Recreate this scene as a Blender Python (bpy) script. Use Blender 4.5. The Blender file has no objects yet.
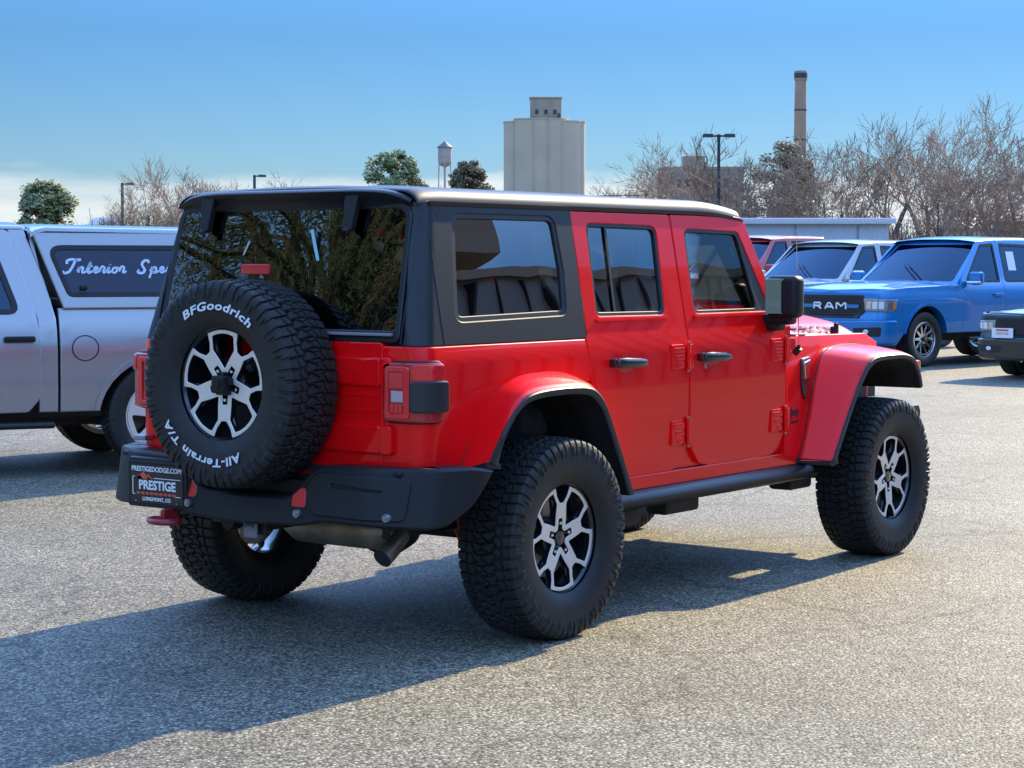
import bpy, bmesh, math, random
import numpy as np
from mathutils import Vector, Matrix
from mathutils.geometry import delaunay_2d_cdt
PI = math.pi
R = math.radians
SC = bpy.context.scene
COL = SC.collection
random.seed(7)

# ------------------------------------------------------------------ camera
cam_d = bpy.data.cameras.new('camera')
cam = bpy.data.objects.new('camera', cam_d)
COL.objects.link(cam)
SC.camera = cam
cam_d.sensor_width = 36.0
cam_d.lens = 2040.0 / 1024 * 36.0
cam_d.clip_end = 6000
cam_d.clip_start = 0.05
_y, _p, _r = .636, -.0598, .001
F_ = Vector((math.cos(_y)*math.cos(_p), math.sin(_y)*math.cos(_p), math.sin(_p)))
R_ = Vector((math.sin(_y), -math.cos(_y), 0))
U_ = R_.cross(F_)
R2_ = R_*math.cos(_r) + U_*math.sin(_r)
U2_ = R2_.cross(F_)
CP = Vector((-6.782, -5.663, 1.539))
M = Matrix((R2_, U2_, -F_)).transposed().to_4x4()
M.translation = CP
cam.matrix_world = M

# ------------------------------------------------------------------ light
SUN_AZ, SUN_EL = R(2.2), R(30.0)       # azimuth measured from +x towards +y
w = bpy.data.worlds.new('World')
SC.world = w
w.use_nodes = True
nt = w.node_tree
for n in list(nt.nodes):
    nt.nodes.remove(n)
def wn(t, **k):
    n = nt.nodes.new(t)
    for a, b in k.items():
        setattr(n, a, b)
    return n
wo = wn('ShaderNodeOutputWorld'); bg = wn('ShaderNodeBackground')
sky = wn('ShaderNodeTexSky', sky_type='NISHITA', sun_disc=False)
sky.sun_elevation = SUN_EL
sky.sun_rotation = PI/2 - SUN_AZ
sky.altitude = 1500; sky.air_density = 1.0; sky.dust_density = 0.1; sky.ozone_density = 3.0
bg.inputs['Strength'].default_value = 0.13
tc = wn('ShaderNodeTexCoord'); sep = wn('ShaderNodeSeparateXYZ')
nt.links.new(tc.outputs['Generated'], sep.inputs[0])
# clear winter air: the low sky stays blue
ramp = wn('ShaderNodeValToRGB')
ramp.color_ramp.elements[0].position = 0.0; ramp.color_ramp.elements[0].color = (.116, .139, .164, 1)
ramp.color_ramp.elements[1].position = 0.055; ramp.color_ramp.elements[1].color = (.108, .153, .196, 1)
e1_ = ramp.color_ramp.elements.new(.11); e1_.color = (.090, .153, .212, 1)
e2_ = ramp.color_ramp.elements.new(.20); e2_.color = (.15, .27, .39, 1)
e_ = ramp.color_ramp.elements.new(0.5); e_.color = (2.15, 2.2, 2.3, 1)
nt.links.new(sep.outputs['Z'], ramp.inputs[0])
mul = wn('ShaderNodeMix', data_type='RGBA', blend_type='MULTIPLY'); mul.inputs[0].default_value = 1
nt.links.new(sky.outputs[0], mul.inputs[6]); nt.links.new(ramp.outputs[0], mul.inputs[7])
# a low bank of cloud on the horizon
mp = wn('ShaderNodeMapping'); mp.inputs['Scale'].default_value = (9, 9, 50)
nt.links.new(tc.outputs['Generated'], mp.inputs[0])
noi = wn('ShaderNodeTexNoise'); noi.inputs['Scale'].default_value = 1.0; noi.inputs['Detail'].default_value = 6
nt.links.new(mp.outputs[0], noi.inputs[0])
def wm(op, a, b, c=None):
    n = wn('ShaderNodeMath', operation=op)
    for i, v in enumerate((a, b, c)):
        if v is None: continue
        if isinstance(v, (int, float)): n.inputs[i].default_value = v
        else: nt.links.new(v, n.inputs[i])
    return n.outputs[0]
mr = wn('ShaderNodeMapRange', interpolation_type='SMOOTHSTEP')
nt.links.new(wm('ADD', sep.outputs['Z'], wm('MULTIPLY', wm('SUBTRACT', noi.outputs[0], .5), .034)), mr.inputs[0])
mr.inputs[1].default_value = .034; mr.inputs[2].default_value = .044
mr.inputs[3].default_value = .95; mr.inputs[4].default_value = 0
mp2 = wn('ShaderNodeMapping'); mp2.inputs['Scale'].default_value = (3, 3, 40)
nt.links.new(tc.outputs['Generated'], mp2.inputs[0])
noi2 = wn('ShaderNodeTexNoise'); noi2.inputs['Scale'].default_value = 1.3; noi2.inputs['Detail'].default_value = 8
nt.links.new(mp2.outputs[0], noi2.inputs[0])
mr2 = wn('ShaderNodeMapRange'); nt.links.new(noi2.outputs[0], mr2.inputs[0])
mr2.inputs[1].default_value = .25; mr2.inputs[2].default_value = .62; mr2.inputs[3].default_value = .35; mr2.inputs[4].default_value = 1
cl = wn('ShaderNodeMix', data_type='RGBA'); cl.inputs[7].default_value = (2.05, 2.12, 2.15, 1)
nt.links.new(wm('MULTIPLY', mr.outputs[0], mr2.outputs[0]), cl.inputs[0])
nt.links.new(mul.outputs[2], cl.inputs[6])
nt.links.new(cl.outputs[2], bg.inputs['Color']); nt.links.new(bg.outputs[0], wo.inputs[0])

sun_d = bpy.data.lights.new('sun', 'SUN')
sun = bpy.data.objects.new('sun', sun_d); COL.objects.link(sun)
sun_d.energy = 2.75; sun_d.angle = R(.55); sun_d.color = (1.0, .81, .46)
sd = Vector((math.cos(SUN_EL)*math.cos(SUN_AZ), math.cos(SUN_EL)*math.sin(SUN_AZ), math.sin(SUN_EL)))
sun.rotation_euler = sd.to_track_quat('Z', 'Y').to_euler()
SC.view_settings.view_transform = 'Standard'; SC.view_settings.look = 'None'
SC.view_settings.gamma = 1.0; SC.view_settings.exposure = 1.82
SC.view_settings.use_curve_mapping = False

# ------------------------------------------------------------------ materials
MATS = {}
def P(name, col, rough=.5, metal=0., coat=0., coat_r=.03, noise=None, bump=None, spec=.5, var=0.):
    """noise=(scale, second colour, contrast), bump=(scale, strength, distance)"""
    m = bpy.data.materials.new(name); m.use_nodes = True
    t = m.node_tree; b = t.nodes['Principled BSDF']
    b.inputs['Base Color'].default_value = (*col, 1)
    b.inputs['Roughness'].default_value = rough; b.inputs['Metallic'].default_value = metal
    b.inputs['Coat Weight'].default_value = coat; b.inputs['Coat Roughness'].default_value = coat_r
    b.inputs['Specular IOR Level'].default_value = spec
    tcn = t.nodes.new('ShaderNodeTexCoord')
    if noise:
        n = t.nodes.new('ShaderNodeTexNoise'); n.inputs['Scale'].default_value = noise[0]; n.inputs['Detail'].default_value = 6
        t.links.new(tcn.outputs['Object'], n.inputs[0])
        r = t.nodes.new('ShaderNodeMapRange'); r.inputs[1].default_value = .5-noise[2]; r.inputs[2].default_value = .5+noise[2]
        t.links.new(n.outputs[0], r.inputs[0])
        x = t.nodes.new('ShaderNodeMix'); x.data_type = 'RGBA'
        x.inputs[6].default_value = (*col, 1); x.inputs[7].default_value = (*noise[1], 1)
        t.links.new(r.outputs[0], x.inputs[0]); t.links.new(x.outputs[2], b.inputs['Base Color'])
    if bump:
        n = t.nodes.new('ShaderNodeTexNoise'); n.inputs['Scale'].default_value = bump[0]; n.inputs['Detail'].default_value = 3
        t.links.new(tcn.outputs['Object'], n.inputs[0])
        bb = t.nodes.new('ShaderNodeBump'); bb.inputs['Strength'].default_value = bump[1]; bb.inputs['Distance'].default_value = bump[2]
        t.links.new(n.outputs[0], bb.inputs['Height']); t.links.new(bb.outputs[0], b.inputs['Normal'])
    MATS[name] = m
    return m
def glass(name, tint, ior=1.55, rough=0.0, gcol=(1, 1, 1)):
    m = bpy.data.materials.new(name); m.use_nodes = True
    t = m.node_tree; t.nodes.clear()
    o = t.nodes.new('ShaderNodeOutputMaterial'); mx = t.nodes.new('ShaderNodeMixShader')
    tr = t.nodes.new('ShaderNodeBsdfTransparent'); tr.inputs[0].default_value = (*tint, 1)
    gl = t.nodes.new('ShaderNodeBsdfGlossy'); gl.inputs['Roughness'].default_value = rough
    fr = t.nodes.new('ShaderNodeFresnel'); fr.inputs[0].default_value = ior
    # slight waviness of tempered glass
    tcn = t.nodes.new('ShaderNodeTexCoord'); n = t.nodes.new('ShaderNodeTexNoise'); n.inputs['Scale'].default_value = 2.2; n.inputs['Detail'].default_value = 1
    gl.inputs[0].default_value = (*gcol, 1)
    bb = t.nodes.new('ShaderNodeBump'); bb.inputs['Strength'].default_value = .10; bb.inputs['Distance'].default_value = .02
    t.links.new(tcn.outputs['Object'], n.inputs[0]); t.links.new(n.outputs[0], bb.inputs['Height']); t.links.new(bb.outputs[0], gl.inputs['Normal'])
    t.links.new(fr.outputs[0], mx.inputs[0]); t.links.new(tr.outputs[0], mx.inputs[1]); t.links.new(gl.outputs[0], mx.inputs[2])
    t.links.new(mx.outputs[0], o.inputs[0])
    MATS[name] = m
    return m
red = P('red_paint', (.90, .003, .005), .4, 0, .62, .02, spec=.05)
rednear = P('red_marker', (.6, .01, .01), .4)
blackp = P('black_textured_plastic', (.012, .012, .013), .48, spec=.30, bump=(900, .25, .001))
flarep = P('grey_black_moulding', (.022, .022, .023), .40, spec=.35, bump=(700, .2, .001))
hardtop = P('hardtop_black', (.013, .013, .014), .50, coat=.30, coat_r=.22, spec=.22, bump=(600, .25, .0008))
rubber = P('tyre_rubber', (.015, .0145, .014), .55, spec=.35, noise=(30, (.024, .022, .020), .2), bump=(250, .3, .001))
rubberw = P('raised_white_rubber', (.75, .76, .78), .6)
seal = P('rubber_seal', (.008, .008, .009), .5)
polish = P('machined_aluminium', (.80, .76, .69), .40, .6, bump=(260, .05, .0005))
wblack = P('gloss_black_wheel', (.012, .013, .016), .22, .2, .8)
chrome = P('chrome', (.8, .8, .8), .10, 1.)
steel = P('dirty_steel', (.42, .33, .23), .45, .7, noise=(9, (.16, .115, .08), .25))
darks = P('underbody_black', (.013, .013, .013), .6, noise=(9, (.035, .03, .026), .2))
discm = P('brake_disc', (.35, .34, .33), .35, .9)
gl_dark = glass('privacy_glass', (.045, .05, .055), 2.5)
gl_back = glass('privacy_glass_back', (.08, .085, .09), 1.95)
gl_door = glass('tinted_door_glass', (.80, .94, .92), 1.55)
gl_wind = glass('windscreen_glass', (.85, .92, .90), 1.45)
intr = P('interior_black', (.022, .022, .024), .6)
seatm = P('seat_fabric', (.035, .035, .038), .8, noise=(40, (.05, .05, .055), .2))
lens = P('red_lens', (.75, .006, .014), .08, 0, 1.)
lensd = P('dark_red_lens', (.42, .004, .012), .1, 0, 1.)
lensw = P('clear_lens', (.75, .75, .78), .08, 0, 1.)
amber = P('amber_lens', (.75, .22, .02), .1, 0, 1.)
refl = P('red_reflector', (.7, .03, .03), .25, 0, .6)
hookr = P('red_hook', (.30, .010, .02), .35, 0, .5)
shockr = P('red_shock', (.5, .04, .02), .4)
platem = P('plate_black', (.02, .018, .017), .45)
whitem = P('white_print', (.80, .80, .78), .5)
orangem = P('red_print', (.65, .10, .05), .5)
mirrorm = P('mirror_glass', (.20, .30, .32), .0, 1.)
greyd = P('grey_decal', (.23, .22, .25), .45)
decal = P('bonnet_decal', (.17, .13, .15), .95, spec=0.)
badgem = P('badge_dark', (.05, .045, .045), .4, .4)
bolt = P('bolt_metal', (.30, .33, .37), .35, .8)
stickw = P('film_white', (.75, .80, .80), .6)
stickb = P('film_cyan', (.30, .62, .68), .5)
creamst = P('film_cream', (.55, .52, .38), .6)

# ------------------------------------------------------------------ mesh helpers
class MB:
    def __init__(s): s.v = []; s.f = []; s.m = []
    def add(s, vs, fs, mi=0):
        o = len(s.v); s.v.extend([tuple(v) for v in vs])
        for f in fs: s.f.append(tuple(i+o for i in f)); s.m.append(mi)
    def build(s, name, mats, parent=None, loc=None, angle=32, wn_=True, smooth=True):
        me = bpy.data.meshes.new(name); me.from_pydata(s.v, [], s.f)
        if not isinstance(mats, (list, tuple)): mats = [mats]
        for m in mats: me.materials.append(m)
        me.polygons.foreach_set('material_index', s.m)
        if smooth:
            me.polygons.foreach_set('use_smooth', [True]*len(s.f))
            me.validate(); me.update(); me.set_sharp_from_angle(angle=R(angle))
        else: me.validate(); me.update()
        o = bpy.data.objects.new(name, me); COL.objects.link(o)
        if wn_ and smooth:
            md = o.modifiers.new('wn', 'WEIGHTED_NORMAL'); md.keep_sharp = True
        if parent: o.parent = parent
        if loc: o.location = loc
        return o
    def box(s, c, d, bev=0., rot=None, mi=0, taper=None):
        b = bmesh.new(); bmesh.ops.create_cube(b, size=1)
        for v in b.verts:
            if taper and v.co.z > 0: v.co.x *= taper[0]; v.co.y *= taper[1]
            v.co = Vector((v.co.x*d[0], v.co.y*d[1], v.co.z*d[2]))
        if bev: bmesh.ops.bevel(b, geom=b.edges[:], offset=bev, segments=2, affect='EDGES', profile=.5)
        mt = Matrix.Translation(c)
        if rot is not None: mt = mt @ (rot if isinstance(rot, Matrix) else Matrix.Rotation(rot, 4, 'Z'))
        b.transform(mt); b.verts.index_update()
        s.add([v.co for v in b.verts], [[v.index for v in f.verts] for f in b.faces], mi); b.free()
    def tube(s, pts, rad, n=10, mi=0, cap=True):
        pts = [Vector(p) for p in pts]
        rs = rad if isinstance(rad, (list, tuple)) else [rad]*len(pts)
        vs = []; fs = []; prev = None
        for i, p in enumerate(pts):
            t = (pts[min(i+1, len(pts)-1)] - pts[max(i-1, 0)])
            if t.length < 1e-9: t = Vector((0, 0, 1))
            t.normalize()
            if prev is None: a = t.orthogonal().normalized()
            else: a = (prev - t*prev.dot(t)).normalized()
            prev = a; b = t.cross(a)
            for k in range(n):
                an = 2*PI*k/n; vs.append(p + (a*math.cos(an)+b*math.sin(an))*rs[i])
        for i in range(len(pts)-1):
            for k in range(n):
                k2 = (k+1) % n; fs.append((i*n+k, i*n+k2, (i+1)*n+k2, (i+1)*n+k))
        if cap: fs.append(tuple(range(n-1, -1, -1))); fs.append(tuple((len(pts)-1)*n+k for k in range(n)))
        s.add(vs, fs, mi)
    def lathe(s, prof, c=(0, 0, 0), axis=1, n=48, mi=0, close=False):
        """prof: (radius, offset along axis)"""
        vs = []; fs = []; L = len(prof)
        for k in range(n):
            a = 2*PI*k/n; ca, sa = math.cos(a), math.sin(a)
            for r, h in prof:
                q = [0, 0, 0]; q[axis] = h; q[(axis+1) % 3] = r*ca; q[(axis+2) % 3] = r*sa
                vs.append((q[0]+c[0], q[1]+c[1], q[2]+c[2]))
        m = L if close else L-1
        for k in range(n):
            k2 = (k+1) % n
            for i in range(m):
                j = (i+1) % L; fs.append((k*L+i, k*L+j, k2*L+j, k2*L+i))
        s.add(vs, fs, mi)
    def loft(s, rings, closed=False, mi=0, cap=False):
        n = len(rings[0]); vs = [p for r in rings for p in r]; fs = []
        for i in range(len(rings)-1):
            for k in range(n if closed else n-1):
                k2 = (k+1) % n; fs.append((i*n+k, i*n+k2, (i+1)*n+k2, (i+1)*n+k))
        if cap: fs.append(tuple(range(n-1, -1, -1))); fs.append(tuple((len(rings)-1)*n+k for k in range(n)))
        s.add(vs, fs, mi)
    def fixn(s): pass

def inside(px, py, poly):
    p = np.asarray(poly, float); x0, y0 = p[:, 0], p[:, 1]; x1, y1 = np.roll(x0, -1), np.roll(y0, -1)
    px = np.asarray(px)[:, None]; py = np.asarray(py)[:, None]
    c = ((y0 > py) != (y1 > py)) & (px < (x1-x0)*(py-y0)/np.where(y1 == y0, 1e-12, y1-y0)+x0)
    return c.sum(1) % 2 == 1
def rpoly(pts, seg=5):
    """closed polygon; points (x, y[, radius]) with rounded corners"""
    out = []; n = len(pts)
    for i, p in enumerate(pts):
        r = p[2] if len(p) > 2 else 0
        a = Vector(p[:2]); 
        if r <= 0: out.append((a.x, a.y)); continue
        d0 = Vector(pts[i-1][:2])-a; d1 = Vector(pts[(i+1) % n][:2])-a
        l0, l1 = d0.length, d1.length; d0.normalize(); d1.normalize()
        ang = d0.angle(d1); t = min(r/math.tan(ang/2), l0*.49, l1*.49); r = t*math.tan(ang/2)
        p0 = a+d0*t; p1 = a+d1*t
        for k in range(seg+1):
            u = k/seg; q = p0*(1-u)**2+a*2*u*(1-u)+p1*u*u
            out.append((q.x, q.y))
    return out
def rect(x0, y0, x1, y1, r=0): return rpoly([(x0, y0, r), (x1, y0, r), (x1, y1, r), (x0, y1, r)])
def circ(cx, cy, r, n=24, ry=None): return [(cx+r*math.cos(2*PI*k/n), cy+(ry or r)*math.sin(2*PI*k/n)) for k in range(n)]
def resample(poly, step):
    out = []; n = len(poly)
    for i in range(n):
        a = Vector(poly[i]); b = Vector(poly[(i+1) % n]); k = max(1, math.ceil((b-a).length/step-1e-6))
        for j in range(k): q = a.lerp(b, j/k); out.append((q.x, q.y))
    return out
def area(poly):
    p = np.asarray(poly); return .5*np.sum(p[:, 0]*np.roll(p[:, 1], -1)-np.roll(p[:, 0], -1)*p[:, 1])
def offs(poly, d):
    """push a CCW polygon outwards by d"""
    n = len(poly); out = []
    for i in range(n):
        a = Vector(poly[i-1]); b = Vector(poly[i]); c = Vector(poly[(i+1) % n])
        e0 = (b-a).normalized() if (b-a).length > 1e-9 else Vector((0, 0)); e1 = (c-b).normalized() if (c-b).length > 1e-9 else e0
        nn = Vector((e0.y+e1.y, -e0.x-e1.x))
        if nn.length < 1e-6: out.append((b.x, b.y)); continue
        nn.normalize(); k = max(.5, nn.dot(Vector((e1.y, -e1.x))))
        q = b+nn*(d/k); out.append((q.x, q.y))
    return out
def panel(mb, outline, holes, mapf, step=.05, thick=.02, r=.004, mi=0, mi_edge=None, back=False, mi_back=None, flip=False, hole_thick=None):
    """sheet with thickness over a mapped surface. mapf(u, v, depth)->xyz"""
    if mi_edge is None: mi_edge = mi
    O = resample(outline, step)
    if area(O) < 0: O = O[::-1]
    H = []
    for h in holes:
        h = resample(h, step)
        if area(h) > 0: h = h[::-1]
        H.append(h)
    pts = []; edges = []; loops = []
    for L in [O]+H:
        o = len(pts); n = len(L); pts += L; edges += [(o+i, o+(i+1) % n) for i in range(n)]; loops.append((o, n, L))
    A = np.array(O); lo = A.min(0); hi = A.max(0)
    gx = np.arange(lo[0]+step*.5, hi[0], step); gy = np.arange(lo[1]+step*.5, hi[1], step)
    if len(gx) and len(gy):
        X, Y = np.meshgrid(gx, gy); X = X.ravel(); Y = Y.ravel()
        k = inside(X, Y, O)
        for h in H: k &= ~inside(X, Y, h)
        X = X[k]; Y = Y[k]; B = np.array(pts)
        if len(X):
            d = np.min((X[:, None]-B[:, 0])**2+(Y[:, None]-B[:, 1])**2, axis=1)
            k = d > (step*.45)**2
            pts = pts+list(zip(X[k], Y[k]))
    res = delaunay_2d_cdt([Vector(p) for p in pts], edges, [], 1 if not H else 0, 1e-7, True)
    V = [(v.x, v.y) for v in res[0]]; Fc = [list(f) for f in res[2]]
    c = np.array([[sum(V[i][0] for i in f)/len(f), sum(V[i][1] for i in f)/len(f)] for f in Fc])
    k = inside(c[:, 0], c[:, 1], O)
    for h in H: k &= ~inside(c[:, 0], c[:, 1], h)
    Fc = [f for f, q in zip(Fc, k) if q]
    def orient(f, inv):
        a = area([V[i] for i in f]); 
        return f[::-1] if (a < 0) != inv else f
    Fc = [orient(f, flip) for f in Fc]
    mb.add([mapf(u, v, 0) for u, v in V], Fc, mi)
    if back: mb.add([mapf(u, v, thick) for u, v in V], [f[::-1] for f in Fc], mi if mi_back is None else mi_back)
    for li, (o, n, L) in enumerate(loops):
        Lo = offs(L, r)
        th = thick if (li == 0 or hole_thick is None) else hole_thick
        a = [mapf(u, v, 0) for u, v in L]; b_ = [mapf(u, v, r*.35) for u, v in offs(L, r*.7)]
        b = [mapf(u, v, r) for u, v in Lo]; d = [mapf(u, v, th) for u, v in Lo]
        vs = a+b_+b+d; fs = []
        for q in range(3):
            for i in range(n):
                j = (i+1) % n; f = (q*n+i, (q+1)*n+i, (q+1)*n+j, q*n+j)
                fs.append(f[::-1] if flip else f)
        mb.add(vs, fs[:2*n], mi); mb.add(vs, fs[2*n:], mi_edge)
def ribbon(mb, path, mapf, w, d0=-.003, closed=False, mi=0):
    """thin raised strip following a 2D path"""
    n = len(path); lr = []
    for i in range(n):
        a = Vector(path[i-1] if (i or closed) else path[0]); c = Vector(path[(i+1) % n] if (i < n-1 or closed) else path[-1])
        t = (c-a).normalized(); nn = Vector((-t.y, t.x)); p = Vector(path[i]); lr.append((p+nn*w/2, p-nn*w/2))
    rings = []
    for l, r in lr: rings.append([mapf(l.x, l.y, 0), mapf(l.x, l.y, d0), mapf(r.x, r.y, d0), mapf(r.x, r.y, 0)])
    if closed: rings.append(rings[0])
    mb.loft(rings, closed=False, mi=mi)
_tc = {}
def text_geo(s, size=1., extrude=0., shear=0., offset=0., space=1.):
    k = (s, size, extrude, shear, offset, space)
    if k in _tc: return _tc[k]
    cu = bpy.data.curves.new('t', 'FONT'); cu.body = s; cu.size = size; cu.extrude = extrude; cu.shear = shear; cu.offset = offset
    cu.align_x = 'CENTER'; cu.space_character = space; cu.resolution_u = 3
    o = bpy.data.objects.new('t', cu); COL.objects.link(o)
    dg = bpy.context.evaluated_depsgraph_get(); dg.update()
    me = bpy.data.meshes.new_from_object(o.evaluated_get(dg))
    vs = [tuple(v.co) for v in me.vertices]; fs = [tuple(p.vertices) for p in me.polygons]
    bpy.data.objects.remove(o); bpy.data.curves.remove(cu); bpy.data.meshes.remove(me)
    _tc[k] = (vs, fs)
    return vs, fs
def put_text(mb, s, size, mapf, mi=0, extrude=.001, sx=1., **k):
    vs, fs = text_geo(s, size, extrude, **k)
    mb.add([mapf(x*sx, y, z) for x, y, z in vs], fs, mi)
def empty(name, loc=(0, 0, 0), rz=0.):
    o = bpy.data.objects.new(name, None); COL.objects.link(o); o.location = loc; o.rotation_euler = (0, 0, rz)
    o.empty_display_size = .2
    return o
def tag(o, label=None, cat=None, group=None, kind=None):
    if label: o['label'] = label
    if cat: o['category'] = cat
    if group: o['group'] = group
    if kind: o['kind'] = kind
    return o
def copy_tree(o, parent=None):
    c = o.copy(); COL.objects.link(c); c.parent = parent
    for ch in list(o.children): copy_tree(ch, c)
    return c

# ------------------------------------------------------------------ ground
def ground_mat():
    m = bpy.data.materials.new('worn_asphalt'); m.use_nodes = True; t = m.node_tree; b = t.nodes['Principled BSDF']
    def N(ty, **k):
        n = t.nodes.new(ty)
        for a, v in k.items(): setattr(n, a, v)
        return n
    L = t.links.new; c = N('ShaderNodeTexCoord')
    v = N('ShaderNodeTexVoronoi'); v.inputs['Scale'].default_value = 88; L(c.outputs['Object'], v.inputs['Vector'])
    v2 = N('ShaderNodeTexVoronoi'); v2.inputs['Scale'].default_value = 190; L(c.outputs['Object'], v2.inputs['Vector'])
    big = N('ShaderNodeTexNoise'); big.inputs['Scale'].default_value = .55; big.inputs['Detail'].default_value = 7; L(c.outputs['Object'], big.inputs[0])
    mid = N('ShaderNodeTexNoise'); mid.inputs['Scale'].default_value = 9; mid.inputs['Detail'].default_value = 5; L(c.outputs['Object'], mid.inputs[0])
    # stone colours
    sepc = N('ShaderNodeSeparateColor'); L(v.outputs['Color'], sepc.inputs[0])
    r1 = N('ShaderNodeValToRGB'); cr = r1.color_ramp; cr.interpolation = 'LINEAR'
    cr.elements[0].position = 0; cr.elements[0].color = (.075, .069, .053, 1)
    cr.elements[1].position = 1; cr.elements[1].color = (.56, .50, .375, 1)
    for p, q in ((.22, (.165, .150, .113, 1)), (.6, (.28, .252, .185, 1)), (.88, (.37, .332, .245, 1))):
        e = cr.elements.new(p); e.color = q
    L(sepc.outputs[0], r1.inputs[0])
    # gaps between stones
    gap = N('ShaderNodeMapRange'); L(v.outputs['Distance'], gap.inputs[0]); gap.inputs[1].default_value = .30; gap.inputs[2].default_value = .70; gap.inputs[3].default_value = 1; gap.inputs[4].default_value = .28
    mx = N('ShaderNodeMix', data_type='RGBA', blend_type='MULTIPLY'); mx.inputs[0].default_value = 1; L(r1.outputs[0], mx.inputs[6])
    cg = N('ShaderNodeCombineColor'); [L(gap.outputs[0], cg.inputs[i]) for i in range(3)]; L(cg.outputs[0], mx.inputs[7])
    # large stains
    rb = N('ShaderNodeMapRange'); L(big.outputs[0], rb.inputs[0]); rb.inputs[1].default_value = .3; rb.inputs[2].default_value = .7; rb.inputs[3].default_value = .76; rb.inputs[4].default_value = 1.20
    rm = N('ShaderNodeMapRange'); L(mid.outputs[0], rm.inputs[0]); rm.inputs[1].default_value = .3; rm.inputs[2].default_value = .7; rm.inputs[3].default_value = .87; rm.inputs[4].default_value = 1.12
    ml = N('ShaderNodeMath', operation='MULTIPLY'); L(rb.outputs[0], ml.inputs[0]); L(rm.outputs[0], ml.inputs[1])
    # cracks: warped cell borders
    wv = N('ShaderNodeTexNoise'); wv.inputs['Scale'].default_value = 1.4; wv.inputs['Detail'].default_value = 5; L(c.outputs['Object'], wv.inputs[0])
    wa = N('ShaderNodeVectorMath', operation='MULTIPLY_ADD'); L(wv.outputs['Color'], wa.inputs[0]); wa.inputs[1].default_value = (1.0, 1.0, 0); L(c.outputs['Object'], wa.inputs[2])
    cv = N('ShaderNodeTexVoronoi', feature='DISTANCE_TO_EDGE'); cv.inputs['Scale'].default_value = .34; L(wa.outputs[0], cv.inputs['Vector'])
    ck = N('ShaderNodeMapRange'); L(cv.outputs['Distance'], ck.inputs[0]); ck.inputs[1].default_value = .002; ck.inputs[2].default_value = .008; ck.inputs[3].default_value = .62; ck.inputs[4].default_value = 1
    pn = N('ShaderNodeTexNoise'); pn.inputs['Scale'].default_value = 2.6; pn.inputs['Detail'].default_value = 8; pn.inputs['Roughness'].default_value = .7
    pm = N('ShaderNodeMapping'); pm.inputs['Scale'].default_value = (1, .45, 1); pm.inputs['Rotation'].default_value = (0, 0, .9); L(c.outputs['Object'], pm.inputs[0]); L(pm.outputs[0], pn.inputs[0])
    pr_ = N('ShaderNodeMapRange'); L(pn.outputs[0], pr_.inputs[0]); pr_.inputs[1].default_value = .56; pr_.inputs[2].default_value = .68; pr_.inputs[3].default_value = 1; pr_.inputs[4].default_value = .66
    mq = N('ShaderNodeMath', operation='MULTIPLY'); L(pr_.outputs[0], mq.inputs[0]); L(ck.outputs[0], mq.inputs[1])
    m3 = N('ShaderNodeMath', operation='MULTIPLY'); L(ml.outputs[0], m3.inputs[0]); L(mq.outputs[0], m3.inputs[1])
    cc = N('ShaderNodeCombineColor'); [L(m3.outputs[0], cc.inputs[i]) for i in range(3)]
    m4 = N('ShaderNodeMix', data_type='RGBA', blend_type='MULTIPLY'); m4.inputs[0].default_value = 1; L(mx.outputs[2], m4.inputs[6]); L(cc.outputs[0], m4.inputs[7])
    L(m4.outputs[2], b.inputs['Base Color'])
    b.inputs['Roughness'].default_value = .7; b.inputs['Specular IOR Level'].default_value = .3
    bm_ = N('ShaderNodeBump'); bm_.inputs['Strength'].default_value = .75; bm_.inputs['Distance'].default_value = .006; bm_.invert = True
    L(v.outputs['Distance'], bm_.inputs['Height'])
    bm2 = N('ShaderNodeBump'); bm2.inputs['Strength'].default_value = .35; bm2.inputs['Distance'].default_value = .002; bm2.invert = True
    L(v2.outputs['Distance'], bm2.inputs['Height']); L(bm_.outputs[0], bm2.inputs['Normal'])
    L(bm2.outputs[0], b.inputs['Normal'])
    return m
asph = ground_mat()
dirt = P('dry_grass_terrain', (.16, .125, .075), .9, noise=(.08, (.10, .085, .055), .2))
g = MB(); S = 4500
g.add([(-S, -S, -.004), (S, -S, -.004), (S, S, -.004), (-S, S, -.004)], [(0, 1, 2, 3)])
tag(g.build('ground', dirt, wn_=False), kind='structure')
g = MB(); g.add([(-60, -60, 0), (80, -60, 0), (80, 90, 0), (-60, 90, 0)], [(0, 1, 2, 3)])
tag(g.build('parking_lot', asph, wn_=False), kind='structure')

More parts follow.
